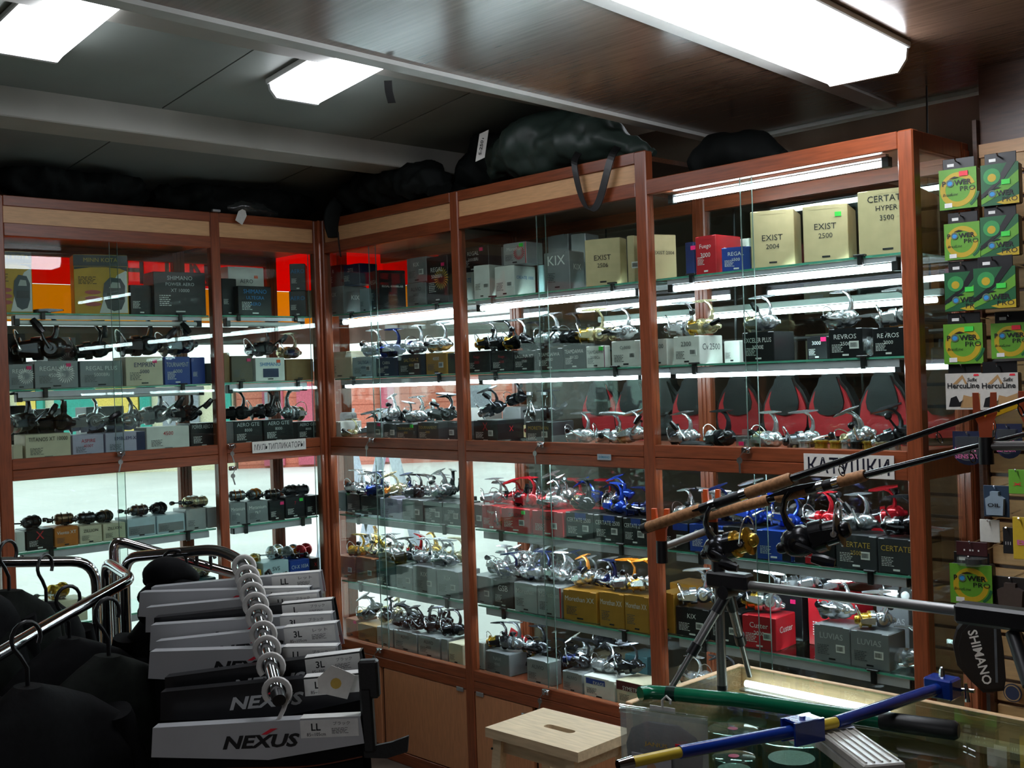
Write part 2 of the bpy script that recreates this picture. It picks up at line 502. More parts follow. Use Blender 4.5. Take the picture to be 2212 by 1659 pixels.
def case(label, run, u0, u1, levels_u, levels_l, post_l, post_r, header='panel', lamp='on', cupboard=True, split=(0.5, 0.5), keys=(1, 1), hg=HG, top=HTOP, lower_lamp='on', back_glass=True, corner=False):
    """one bay of a run: u0..u1 is the clear opening, post_l / post_r the outer edges of its posts"""
    t = thing('showcase', label, 'showcase', (0, 0, 0), (0, 0, 0 if run == 'B' else PI / 2), 'cherry coloured glass showcases')
    wd = u1 - u0
    def post(a, b_, zt, v0=0.0, v1=.04):
        p = MB()
        p.box(a, b_, v0, v1, 0, zt, c=.004)
        o = p.build('post', WOOD, t)
        g = MB()   # profile grooves
        for x in (a + (b_ - a) * .3, a + (b_ - a) * .7):
            g.box(x - .0025, x + .0025, v0 + .0385, v1 + .003, 0.05, zt - .05)
        g.build('groove', DARKWOOD, o)
        return o
    if post_r is not None:
        post(u1, post_r, top)
    if post_l is not None:
        post(post_l, u0, top)
    # rails
    def rail(z0, z1, v0=.002, v1=.034, name='rail', m=WOODX, a=u0, b_=u1, c=.002):
        return part(name, m, t, (a, b_, v0, v1, z0, z1), c=c)
    if header == 'panel':
        rail(HP1, top); rail(hg, HP0)
        rail(HP0, HP1, .010, .026, 'fascia_panel', BEECH, c=0)
    else:
        rail(hg, top)
    rail(M2 + .040, M1); rail(M2, M2 + .0385)
    rail(CT + .042, LB); rail(CT, CT + .0405)
    rail(0.0, .05)
    # boards
    bd = part('board', DARKWOOD, t, (u0, u1, .034, DEP, hg + .012, hg + .030))
    part('board', WOODX, t, (u0, u1, .034, DEP, M2 + .01, M1 - .012))
    part('board', WOODX, t, (u0, u1, .034, DEP, LB - .03, LB - .010))
    part('roof_board', DARKWOOD, t, (u0, u1, .034, DEP, top - .02, top - .004))
    # back frame
    pr = post_r if post_r is not None else u1
    for a in ((pr - .055, pr - .001),):
        p = MB(); p.box(a[0], a[1], DEP - .035, DEP, 0.0, top - .02, c=.004)
        p.box(a[0] + .016, a[0] + .022, DEP - .038, DEP - .034, .05, top - .05); p.box(a[1] - .022, a[1] - .016, DEP - .038, DEP - .034, .05, top - .05)
        p.build('back_post', WOOD, t)
    part('back_rail', WOODX, t, (u0, u1, DEP - .03, DEP, hg - .03, hg + .012))
    part('back_rail', WOODX, t, (u0, u1, DEP - .03, DEP, M2, M1 - .02))
    part('back_panel', DARKWOOD, t, (u0, u1, DEP - .02, DEP, 0.02, LB))
    if back_glass:
        part('back_glass', BACKGLASS, t, (u0, u1, DEP - .018, DEP - .014, LB, M2))
        part('back_glass', BACKGLASS, t, (u0, u1, DEP - .018, DEP - .014, M1 - .02, hg - .03))
    # sliding glass doors, two leaves each tier
    for zi, (z0, z1, fr) in enumerate(((M1 - .004, hg + .004, split[0]), (LB - .004, M2 + .004, split[1]))):
        mid = u0 + wd * fr
        for a, b_, v in ((u0 + .001, mid + .018, .018), (mid - .018, u1 - .001, .009)):
            g = part('glass_door', GLASS, t, (a, b_, v, v + .004, z0, z1))
            e = mid + .018 if v > .012 else mid - .018
            part('edge', DEDGE, g, (e - .0006, e + .0006, v - .0002, v + .0042, z0, z1))
        if keys[zi]:
            lock(t, mid - .01, z0 - .004, ang=random.uniform(-.3, .3))
    for k, z in enumerate(levels_u):
        shelf(t, u0 + .004, u1 - .004, z, lamp, style=('up', 'eye')[k])
    for z in levels_l:
        shelf(t, u0 + .004, u1 - .004, z, lower_lamp, style='low')
    if lower_lamp == 'on':   # unseen tube added behind the middle rail to brighten the cartons below
        o = part('lamp', ALU, t, (u0 + .05, u1 - .05, .036, .060, M2 + .006, M2 + .009))
        q = MB(); q.tube([(u0 + .06, .048, M2 + .0015), (u1 - .06, .048, M2 + .0015)], .005, 8); q.build('tube', emit('added_rail_tube', 'eaf4ff', LAMP_SHELF * 2.6), o)
    if cupboard:
        mid = u0 + wd * .37
        for a, b_ in ((u0 + .003, mid - .012), (mid + .012, u1 - .003)):
            d = part('cupboard_door', BEECHV, t, (a, b_, .004, .022, .053, CT - .003), c=.002)
        part('gap_strip', BLACK, t, (mid - .012, mid + .012, .020, .03, .05, CT))
        lock(t, mid - .04, CT - .035, .002, key=False)
        for x in (u0 + .035, u1 - .035):
            part('magnet_clip', ALU, t, (x - .02, x + .02, -.002, .004, CT - .012, CT + .004), c=.001)
    return t
cB1 = case('glass showcase bay beside the inner corner post', 'B', .03, .90, (U1, U2), (L1, L2), None, .947, split=(.39, .39))
cB2 = case('glass showcase bay with the green bag strap hanging over it', 'B', .947, 1.842, (U1, U2), (L1, L2), None, 1.89, split=(.49, .47))
cB3 = case('end showcase bay with glass side and large khaki cartons', 'B', 1.89, 2.77, (U1, U2), (L1, L2 + .015), None, 2.816, 'plain', split=(.43, .45), top=2.235, hg=2.186)
cA1 = case('narrow window showcase bay under the multiplier reel sign', 'A', -.4934, -.03, (U1 - .003, U2 - .003), (L1 - .005, L2), None, None, lamp='off', lower_lamp='off', cupboard=False, split=(.98, .98), keys=(0, 0))
cA2 = case('wide window showcase bay behind the chrome clothes racks', 'A', -1.369, -.5355, (U1 - .005, U2 - .006), (L1 - .003, L2), -1.418, -.4934, lamp='off', lower_lamp='off', cupboard=False, split=(.50, .50), keys=(1, 0))
cA3 = case('window showcase bay furthest from the inner corner', 'A', -2.25, -1.418, (U1, U2), (L1, L2), None, None, lamp='off', lower_lamp='off', cupboard=False, keys=(0, 0))
for z in (M1 + .002, M2 - .01):
    lock(cA1, -.478, z - .012, key=True)
# corner post between the runs: two profiles with a bright gap strip
b = MB(); b.box(-.03, .028, .0, .04, 0, HTOP, c=.004); b.box(-.04, .0, -.028, .03, 0, HTOP, c=.004)
o = b.build('post', WOOD, cB1)
b = MB(); b.tube([(.004, -.004, 0.02), (.004, -.004, HTOP)], .007, 8); b.build('corner_strip', mat('corner_strip', 'a85a3c', 0.2, var=.05), cB1)
for z0, z1 in ((HTOP - .02, HTOP - .004), (M2 + .01, M1 - .012), (LB - .03, LB - .010)):  # boards added to close the corner cell against light leaking from the sign
    part('corner_board', DARKWOOD, cB1, (-.344, .0295, .032, .344, z0, z1), (-.344, -.041, -.029, .032, z0, z1))
# back corner post
b = MB(); b.box(-.37, -.31, .31, .37, 0, HTOP - .02, c=.004); b.build('back_post', WOOD, cB1)
# glass side of the end bay
t = cB3
b = MB(); b.box(2.772, 2.812, .30, .345, 0, 2.235, c=.004); b.box(2.785, 2.79, .298, .302, .05, 2.2); b.build('post', WOOD, t)
for z0, z1 in ((M2, M1), (CT, LB), (2.186, 2.235), (0, .05)):
    part('rail', WOOD, t, (2.776, 2.810, .04, .30, z0, z1), c=.002)
part('side_panel', BEECHV, t, (2.784, 2.80, .04, .30, .05, CT))
for z0, z1 in ((LB, M2), (M1, 2.186)):
    part('side_glass', GLASS, t, (2.792, 2.796, .04, .30, z0, z1))
# tube under the header of the end bay
fx = part('lamp', ALU, t, (1.955, 2.715, .045, .062, 2.176, 2.188), c=.002)
b = MB(); b.tube([(1.965, .053, 2.163), (2.70, .053, 2.163)], .0085, 10); b.build('tube', TUBE, fx)
for x in (1.945, 2.70):
    part('end_cap', BLACK, fx, (x, x + .022, .042, .066, 2.150, 2.180), c=.002)
# paper signs and the small sticker on the rails
def sign(label, txt, u0, u1, z0, z1, run, m, tcol, h, tw, bold=0.0, slant=0.0, tilt=0.0):
    c = run_pt(run, (u0 + u1) / 2, -.0035, (z0 + z1) / 2)
    t = thing('rail_sign', label, 'sign', c, (0, tilt if run == 'B' else 0, 0 if run == 'B' else PI / 2))
    if run == 'A':
        t.rotation_euler = (tilt, 0, PI / 2)
    part('paper', m, t, ((u0 - u1) / 2, (u1 - u0) / 2, -.0008, .0008, (z0 - z1) / 2, (z1 - z0) / 2))
    lettering(txt, tcol, t, (0, -.0014, 0), h, tw, bold=bold, slant=slant)
    return t
PAPER = printed('sign_paper', 'd9d6cf'); INK = printed('black_ink', '0c0c10'); BLUEINK = printed('blue_black_marker', '101024')
sign('white strip sign reading МУЛЬТИПЛИКАТОРЫ on the rail', 'МУЛЬТИПЛИКАТОРЫ', -.378, -.110, 1.318, 1.366, 'A', PAPER, INK, .026, .250, slant=.12)
sign('white paper sign with hand drawn КАТУШКИ on the rail', 'КАТУШКИ', 2.452, 2.735, 1.287, 1.352, 'B', PAPER, BLUEINK, .046, .255, bold=.01)
sign('small grey sticker with blue lettering on the middle rail', 'SHIMANO', 1.640, 1.702, 1.310, 1.330, 'B', printed('sticker_grey', '9fb0b8'), printed('sticker_blue', '2f7f9e'), .008, .05, bold=.02)
# ---------------------------------------------------------------- beyond the windows
SNOW = mat('pale_pavement', 'dcd8d4', 0.8, var=0.06, scale=0.6)
struct(part('ground', SNOW, None, (-60, -0.52, -40, 60, -0.2, -0.12), (-0.52, 0.86, .52, 60, -0.2, -0.12)))
# illuminated shop sign over the windows, seen from behind: red above, yellow below, grey fascia under it
sg = thing('shop_sign', 'red and yellow shop sign above the window, lettering seen reversed', 'sign', (-.43, -.9, 1.80))
RED, YEL = translucent('sign_red', 'f0301c'), translucent('sign_yellow', 'f5b21a')
def sg_part(n, m, *q):
    o = part(n, m, None, *q); o.parent = sg; o.location = (.43, .9, -1.80); return o
sg_part('red_panel', RED, (-.444, -.440, -2.3, .44, 2.055, 2.40))
sg_part('red_panel', RED, (-.436, .30, .440, .444, 2.055, 2.40))
sg_part('dark_panel', DARKWOOD, (.302, .85, .440, .444, 1.898, 2.40))
sg_part('yellow_panel', YEL, (-.444, -.440, -2.3, .44, 1.898, 2.053))
sg_part('yellow_panel', YEL, (-.436, .30, .440, .444, 1.898, 2.053))
FASC = mat('grey_fascia', 'a59b92', 0.6, var=0.12, scale=3)
sg_part('fascia', FASC, (-.46, -.44, -2.3, .44, 1.800, 1.880))
sg_part('fascia', FASC, (-.436, .85, .44, .46, 1.800, 1.880))
for i, ch in enumerate('ИТНЫ'):
    lettering(ch, printed('sign_letter', '7a2010'), sg, (.43 - .437, .9 - .36 - i * .155, 2.125 - 1.80), .115, rot=(0, 0, -PI / 2), bold=.02, name='letter')
# row of small wooden shops across the street
D0 = 24.0
c0 = at_depth(520, 812, D0)
fr = Vector((FW.x, FW.y, 0)).normalized()
yawb = math.atan2(RT.y, RT.x)
def street(px, d=D0):
    return (px - 520) / FPX * D0
def building(name, label, segs, top, dz=-.12):
    t = thing(name, label, 'building', (c0.x, c0.y, dz), (0, 0, yawb))
    for n, m, a, b_, z0, z1, y0 in segs:
        part(n, mat(*m), t, (street(a), street(b_), y0, y0 + (.12 if n != 'wall' else .5), z0, z1))
    return t
TQ = ('turquoise_paint', '2f9c8c', .6); CRM = ('cream_paint', 'e9dfc0', .7); YLW = ('yellow_paint', 'e8c860', .7); SAL = ('salmon_paint', 'c8705a', .7); PNK = ('pink_paint', 'b8586a', .7); PAN = ('dull_pane', '8a8f98', .2); LIL = ('lilac_paint', 'aeb0c4', .7)
building('market_kiosk', 'cream kiosk with turquoise columns and yellow panels across the street',
         [('wall', CRM, -260, 500, 0, 2.25, 0)] + [('column', TQ, a, b_, .3, 2.05, -.13) for a, b_ in ((-40, 18), (82, 96), (120, 206), (304, 326), (470, 499))]
         + [('panel', YLW, a, b_, .2, 2.0, -.13) for a, b_ in ((40, 80), (210, 300))] + [('window', PAN, a, b_, .75, 1.7, -.13) for a, b_ in ((352, 382), (410, 430))], 2.25)
t = building('timber_house', 'salmon painted timber house with pink door frames across the street',
         [('wall', SAL, 507, 1200, 0, 2.0, .05), ('corner_board', PNK, 690, 712, 0, 2.0, -.08), ('door', PNK, 566, 610, .05, 1.75, -.08), ('pane', PAN, 574, 600, .9, 1.6, -.2), ('door', PNK, 640, 676, .05, 1.75, -.08), ('door', PNK, 820, 850, .05, 1.8, -.08), ('pane', PAN, 1000, 1060, .8, 1.6, -.08), ('roof', LIL, 507, 1210, 2.0, 2.2, -.4)], 2.0)
b = MB()
for k in range(10):
    b.box(street(508), street(1199), .035, .052, .08 + k * .2, .26 + k * .2)
sd = b.build('siding', mat('salmon_siding', 'cf7862', .7), t); sd['kind'] = 'stuff'
# folding stand on the pavement outside the corner window
t = thing('folding_stand', 'pale grey folding frame standing outside the corner window', 'stand', (0, 0, -.12))
p = ray_at(800, 1010, 'y', 3.0)
bx, by = p.x, p.y
for dx, w0 in ((-.35, .05), (.25, .04)):
    for k, s in enumerate((-1, 1)):
        b = MB(); b.obox((bx + dx + s * .22, by, .75), (w0, 0, 0), (0, .03, 0), (s * .28, 0, -.75)); b.build('leg', mat('stand_paint', 'aab4c4', .5), t)
part('cross_bar', mat('stand_paint', 'aab4c4', .5), t, (bx - .6, bx + .5, by - .02, by + .02, .55, .60))
# ---------------------------------------------------------------- goods: cartons and reels
COLN = {  # code: (name for labels, colour, roughness, metallic)
 'kh': ('khaki', 'cdb78c', .6, 0), 'gy': ('grey', '84878a', .4, .2), 'dg': ('dark grey', '3c3e41', .4, .1), 'bk': ('black', '17181b', .35, 0),
 'wh': ('white', 'e4e4de', .45, 0), 'pb': ('pale blue', 'b9cdd6', .4, 0), 'bl': ('blue', '1d3f97', .4, 0), 'nb': ('navy blue', '19264f', .35, 0),
 'rd': ('red', 'c0202c', .35, 0), 'dr': ('dark red', '5c1218', .4, 0), 'gd': ('golden', 'b9852f', .38, .25), 'sv': ('silver', 'b3b6b8', .32, .5),
 'cr': ('cream', 'd6ccb0', .55, 0), 'or': ('orange', 'bf6f22', .45, 0), 'cu': ('copper', 'a0603c', .4, .2), 'br': ('brown', '8a6a3e', .55, 0),
 'li': ('lilac', 'b9b4cb', .45, 0), 'tl': ('teal', '2e4f55', .4, 0), 'yl': ('yellow', 'd8a832', .45, 0), 'og': ('olive', '5a5340', .5, 0), 'mg': ('magenta', '8c2a62', .4, 0)}
def cmat(c):
    n, h, r, m = COLN[c]
    return mat('carton_' + n.replace(' ', '_'), h, r, m, var=0.05, scale=25)
INKS = {'w': 'e9e9e6', 'k': '15151a', 'g': 'c9a64a', 'b': '2b7fc0', 'r': 'c02430', 's': 'c4c7c9', 'd': '4b4d50', 'n': '1d2c60'}
def ink(c):
    return printed('print_' + c, INKS[c])
TAGC = {'pk': ('pink', 'e8246e'), 'gn': ('green', '3fd24a'), 'or': ('orange', 'ef5a28'), 'rd': ('red', 'e8283c')}
CASES = {'B1': ('B', .03, .90, 'corner case'), 'B2': ('B', .947, 1.842, 'middle case'), 'B3': ('B', 1.89, 2.77, 'end case'),
         'A1': ('A', -.4934, -.03, 'narrow window-case'), 'A2': ('A', -1.369, -.5355, 'wide window-case')}
SHELF = {'U1': (U1, 'top shelf'), 'U2': (U2, 'second shelf'), 'M1': (M1 - .012, 'third shelf'), 'L1': (L1, 'fourth shelf'), 'L2': (L2, 'fifth shelf'), 'LB': (LB - .010, 'bottom shelf')}
def shelf_z(cs, sh):
    z = SHELF[sh][0]
    if cs[0] == 'A':
        z += {'U1': -.005, 'U2': -.006, 'L1': -.003}.get(sh, 0) if cs == 'A2' else {'U1': -.003, 'U2': -.003, 'L1': -.005}.get(sh, 0)
    if cs == 'B3' and sh == 'L2':
        z += .015
    return z
BOXES = []      # placed cartons, for support and labels
FLAP, FINE, BAR, SUN = {}, None, None, None
def fine_mesh():
    global FINE
    if FINE is None:
        b = MB(); rnd = random.Random(3)
        for i in range(6):
            x = 0
            while x < .8:
                wd = rnd.uniform(.06, .25)
                b.add([(x, 0, -i * .16), (x + wd, 0, -i * .16), (x + wd, 0, -i * .16 + .07), (x, 0, -i * .16 + .07)], [(0, 1, 2, 3)])
                x += wd + .05
        FINE = b.mesh('fine_print', fix=False)
    return FINE
def bar_mesh():
    global BAR
    if BAR is None:
        b = MB(); x = -.42; rnd = random.Random(5)
        while x < .4:
            wd = rnd.choice((.02, .035, .05))
            b.add([(x, 0, -.3), (x + wd, 0, -.3), (x + wd, 0, .38), (x, 0, .38)], [(0, 1, 2, 3)]); x += wd + .035
        BAR = b.mesh('bars', fix=False)
    return BAR
def sun_mesh():
    global SUN
    if SUN is None:
        b = MB()
        for k in range(22):
            a = 2 * PI * k / 22; c, s = math.cos(a), math.sin(a); c2, s2 = math.cos(a + .16), math.sin(a + .16)
            b.add([(.32 * c, 0, .32 * s), (c, 0, s), (.78 * c2, 0, .78 * s2)], [(0, 1, 2)])
        SUN = b.mesh('sunburst_print', fix=False)
    return SUN
def carton(parent, wd, dp, h, m, lid=None, flap=True):
    b = MB(); b.box(-wd / 2, wd / 2, 0, dp, 0, h - .0008, c=.0018)
    o = b.build('carton', m, parent)
    if flap:
        f = MB(); f.box(-wd / 2 + .002, wd / 2 - .002, .004, dp - .002, h - .0012, h, c=.0004)
        f.box(-wd * .32, wd * .32, -.0006, .004, h - .012, h - .0002)
        f.build('lid_flap', lid or m, o)
    return o
def box(cs, sh, L, C, R=None, top=None, col='gy', v=.065, yaw=0, t=None, ti='w', ts=None, foot=True, tag_=None, bar=False, sun=None, band=None, topc=None, fine=None, base=None, side='R', h=None, dp=None, kind='reel box', name='reel_box', tz=.72, th=None, front=None):
    """carton on a shelf; L, C, R = columns of its left edge, nearest upright edge and far side edge, top = row of the nearest upper corner"""
    run = CASES[cs][0]
    zb = shelf_z(cs, sh) + .001 if base is None else (base if not isinstance(base, dict) else base['top'] + .001)
    th_ = math.radians(yaw)
    ex = run_pt(run, math.cos(th_), math.sin(th_), 0) ; ey = run_pt(run, -math.sin(th_), math.cos(th_), 0)
    for _ in range(3):   # turned cartons are set back until their front corner clears the glass
        uc = solve_u(run, C, v, zb); c = run_pt(run, uc, v, zb)
        if side == 'R':
            wd = -solve_line(L, c, ex)
            dpp = solve_line(R, c, ey) if R is not None and R > C + 1 else None
            org = c - ex * wd / 2
            vmin = v - max(0, wd * math.sin(th_))
        else:   # the left front edge is the nearest: L..C is its left face, C..R its front
            wd = solve_line(R, c, ex)
            dpp = solve_line(L, c, ey) if L is not None and L < C - 1 else None
            org = c + ex * wd / 2
            vmin = v + min(0, wd * math.sin(th_))
        if vmin >= .044:
            break
        v += .046 - vmin
    if h is None:
        h = solve_z(top, c.x, c.y) - zb
    if dp is None:
        dp = dpp if dpp is not None and .02 < dpp < .26 else min(.115, .325 - v)
    dp = max(.03, min(dp, .318 - v if yaw == 0 else .25))
    wd = max(.02, wd)
    cen = org + ey * dp / 2
    rz = th_ + (0 if run == 'B' else PI / 2)
    cn = COLN[col][0]
    o = thing(name, '', 'box', org, (0, 0, rz), None)
    m = front or cmat(col)
    carton(o, wd, dp, h, m, cmat(topc) if topc else None)
    y = -.0012
    if band:
        for bc, x0, x1, z0, z1 in band:
            part('colour_band', cmat(bc), o, (-wd / 2 + x0 * wd, -wd / 2 + x1 * wd, y + .0003, 0, z0 * h + .0015, z1 * h - .0015))
    if sun:
        link('sunburst_print', sun_mesh(), ink(sun), o, (wd * .2, y - .0003, h * .52), None, (min(wd, h) * .36, 1, min(wd, h) * .36))
    if t:
        lines = t.split('|')
        hh = th or min(.16 * h, .018)
        for i, s in enumerate(lines):
            hi = hh * (1.0 if i == 0 else .8)
            me = text_mesh(s)
            w_ = min(me['w'] * hi, wd * .86)
            lettering(s, ink(ti), o, (0, y - .0006, h * tz - i * hh * 1.5), hi, w_)
    if ts:   # lettering on the side face that shows
        s, si = ts
        me = text_mesh(s)
        sx = wd / 2 + .0012 if side == 'R' else -wd / 2 - .0012
        lettering(s, ink(si), o, (sx, dp * .5, h * .6), None, min(dp * .8, me['w'] * .02), rot=(0, 0, PI / 2 if side == 'R' else -PI / 2))
    fn = fine if fine is not None else ('w' if col in ('bk', 'dg', 'nb', 'bl', 'rd', 'dr', 'tl') else 'd')
    if fn and wd > .05:
        s = min(wd * .34, .05)
        link('fine_print', fine_mesh(), ink(fn), o, (-wd * .40, y - .0002, h * .44), None, (s, 1, min(s, h * .3)))
    if foot and wd > .05:
        part('maker_mark', ink('w' if fn == 'w' else 'k'), o, (-wd * .09, wd * .09, y - .0003, 0, h * .07, h * .07 + .005))
    if bar:
        q = part('barcode_label', printed('label_white', 'e6e6e2'), o, (wd * .12, wd * .12 + .028, y - .0002, 0, h * .30, h * .30 + .022))
        link('bars', bar_mesh(), ink('k'), q, (wd * .12 + .014, y - .0008, h * .30 + .0105), None, (.026, 1, .020))
    if tag_:
        part('price_tag', printed('tag_' + TAGC[tag_][0], TAGC[tag_][1]), o, (wd * .22, wd * .22 + .018, y - .0016, 0, h * .78, h * .78 + .013))
    feat = ' with sunburst print' if sun else ' with %s price tag' % TAGC[tag_][0] if tag_ else ' with %s band' % COLN[band[0][0]][0] if band else ' with barcode sticker' if bar else ''
    rec = dict(o=o, cs=cs, sh=sh, run=run, u=(cen.x if run == 'B' else cen.y), v=(cen.y if run == 'B' else -cen.x), w=wd, d=dp, h=h, base=zb, top=zb + h, org=org, ex=ex, ey=ey, col=cn, feat=feat, kind=kind, vf=v, stacked=isinstance(base, dict))
    BOXES.append(rec)
    return rec
def label_boxes():
    for r in BOXES:
        mates = sorted((q for q in BOXES if q['cs'] == r['cs'] and q['sh'] == r['sh'] and q['stacked'] == r['stacked'] and abs(q['vf'] - r['vf']) < .06), key=lambda q: q['u'])
        i = mates.index(r)
        l = mates[i - 1]['col'] if i > 0 else None
        g = mates[i + 1]['col'] if i + 1 < len(mates) else None
        where = CASES[r['cs']][3] + ' ' + SHELF[r['sh']][1]
        if r['stacked']:
            rel = ' stacked on another'
        elif r['vf'] > .15:
            rel = ' in the rear row'
        elif l and g:
            rel = (' between %s and %s boxes' % (l, g)) if l != g else ' between two %s boxes' % l
        else:
            rel = ' beside the %s box' % (l or g) if (l or g) else ''
        s = '%s %s%s%s, %s' % (r['col'], r['kind'], r['feat'], rel, where)
        if len(s.replace('-', ' ').split()) > 16:
            s = '%s %s%s, %s' % (r['col'], r['kind'], r['feat'], where)
        tag(r['o'], s, 'box', r['kind'] + 'es on the %s' % where)
def support(cs, sh, p):
    """the highest carton of a shelf under the point p, or the shelf itself"""
    z, rec = shelf_z(cs, sh), None
    for r in BOXES:
        if r['cs'] == cs and r['sh'] == sh:
            d = Vector((p.x, p.y, 0)) - Vector((r['org'].x, r['org'].y, 0))
            x, y = d.dot(r['ex']), d.dot(r['ey'])
            if abs(x) < r['w'] / 2 + .006 and -.012 < y < r['d'] + .006 and r['top'] > z:
                z, rec = r['top'], r
    return z, rec

# ---- spinning reel, spool axis +X, foot up, resting plane z = 0 (prototype meshes shared by every copy)
MET = {'sv': ('silver', 'd2d5d8', .22, .82), 'ch': ('chrome', 'e2e4e6', .12, .85), 'bk': ('black', '1a1b1e', .22, .3), 'dk': ('gunmetal', '4a4c50', .2, .9), 'bl': ('blue', '1b3a9c', .2, .5), 'nb': ('navy', '16204a', .2, .5),
       'rd': ('red', 'a81c26', .2, .5), 'gd': ('gold', 'c8a03a', .22, .75), 'bz': ('bronze', '7a6650', .3, .8), 'or': ('orange', 'c8781e', .25, .5), 'tn': ('tan', '9a8f7c', .3, .7), 'gr': ('grey', '8b9093', .25, .8), 'gc': ('champagne', 'd0c59c', .22, .75)}
def rmat(c):
    n, h, r, m = MET[c]
    return mat('reel_' + n, h, r, m, var=0.06, scale=60)
def arc(c, r, a0, a1, n, plane='yz', k=1.0):
    o = []
    for i in range(n + 1):
        a = a0 + (a1 - a0) * i / n
        p, q = r * math.cos(a), r * k * math.sin(a)
        o.append((c[0], c[1] + p, c[2] + q) if plane == 'yz' else (c[0] + p, c[1], c[2] + q) if plane == 'xz' else (c[0] + p, c[1] + q, c[2]))
    return o
Z0 = .027
def reel_meshes():
    M = {}
    b = MB()
    b.lathe([(-.046, .004), (-.043, .013), (-.034, .0215), (-.018, .0262), (-.004, .0245), (.004, .017)], 14, 'x', .74, 1.0, (0, 0, Z0))
    b.lathe([(-.023, .0135), (-.020, .0175), (.016, .0175), (.023, .013)], 14, 'y', off=(-.014, 0, Z0 - .002))       # gear boss across the body
    b.lathe([(-.054, .006), (-.050, .009), (-.040, .010)], 10, 'x', off=(0, 0, Z0 - .004))
    M['body'] = b.mesh('body')
    b = MB()
    b.tube([(-.018, 0, Z0 + .014), (-.026, 0, Z0 + .034), (-.027, 0, Z0 + .052), (-.018, 0, Z0 + .070), (-.006, 0, Z0 + .080)], [.0135, .0100, .0078, .0072, .0095], 8, flat=.62)
    b.prism([(-.044, Z0 + .0795), (-.012, Z0 + .077), (.010, Z0 + .077), (.040, Z0 + .0800), (.040, Z0 + .0825), (.010, Z0 + .0855), (-.012, Z0 + .0855), (-.044, Z0 + .0820)], -.0078, .0078)
    M['foot'] = b.mesh('foot')
    b = MB()
    b.lathe([(.003, .012), (.006, .0262), (.020, .0262), (.020, .022)], 16, 'x', off=(0, 0, Z0))
    for s in (-1, 1):
        b.prism([(.010, Z0 - .011), (.030, Z0 - .009), (.050, Z0 - .006), (.054, Z0), (.050, Z0 + .008), (.030, Z0 + .010), (.010, Z0 + .011)], s * .0272, s * .0318)
    M['rotor'] = b.mesh('rotor')
    b = MB()
    b.lathe([(.014, .0225), (.016, .0258), (.026, .0258), (.028, .0200), (.030, .0200), (.046, .0192), (.048, .0262), (.051, .0266), (.053, .0200), (.055, .0135), (.062, .0128), (.066, .009)], 18, 'x', off=(0, 0, Z0))
    M['spool'] = b.mesh('spool')
    b = MB()
    pts = [(.046 + .014 * math.sin(PI * i / 16), .0335 * math.cos(PI * i / 16), Z0 + .044 * math.sin(PI * i / 16)) for i in range(17)]
    b.tube(pts, .0016, 6)
    b.lathe([(-.0335, .0050), (-.0265, .0050)], 8, 'y', off=(.046, 0, Z0))
    b.lathe([(.0265, .0042), (.0340, .0042)], 8, 'y', off=(.046, 0, Z0))
    M['bail'] = b.mesh('bail')
    b = MB()   # crank: shaft, bent arm (pivot at origin, arm towards +X)
    b.lathe([(-.014, .0060), (.004, .0072)], 10, 'y')
    b.tube([(0, -.012, 0), (.022, -.016, .002), (.050, -.017, 0)], [.0062, .0050, .0042], 8, flat=.7)
    M['handle'] = b.mesh('handle')
    b = MB()
    b.lathe([(-.040, .0065), (-.036, .0100), (-.027, .0092), (-.019, .0055), (-.012, .0045)], 10, 'y', off=(.050, 0, 0))
    M['knob'] = b.mesh('knob')
    b = MB()   # T-shaped power knob
    b.tube([(.050 - .017, -.037, -.004), (.050, -.038, 0), (.050 + .017, -.037, .004)], [.007, .0095, .007], 8)
    b.lathe([(-.035, .005), (-.012, .0045)], 8, 'y', off=(.050, 0, 0))
    M['tknob'] = b.mesh('knob')
    return M
RM = reel_meshes()
REELS = []
QUEUE = []
rr = random.Random(11)
RPTS = [v.co.copy() for n in ('body', 'rotor', 'spool', 'bail') for v in RM[n].vertices]
def reel(cs, sh, px, body='sv', spool='sv', stem=None, s=.92, yaw=None, v=.10, ang=None, knob='bk', tk=False, roll=0, pitch=0, bail=True, name='spinning_reel'):
    run = CASES[cs][0]
    u = solve_u(run, px, v, shelf_z(cs, sh) + .09)
    if yaw is None:
        yaw = rr.uniform(165, 225) if run == 'B' else rr.uniform(140, 200)
    if ang is None:
        ang = rr.choice((10, 30, 70, 110, 150, 172))
    QUEUE.append(dict(cs=cs, sh=sh, run=run, u=u, v=v, body=body, spool=spool, stem=stem, s=s, yaw=yaw, ang=ang, knob=knob, tk=tk, roll=roll, pitch=pitch, bail=bail, name=name))
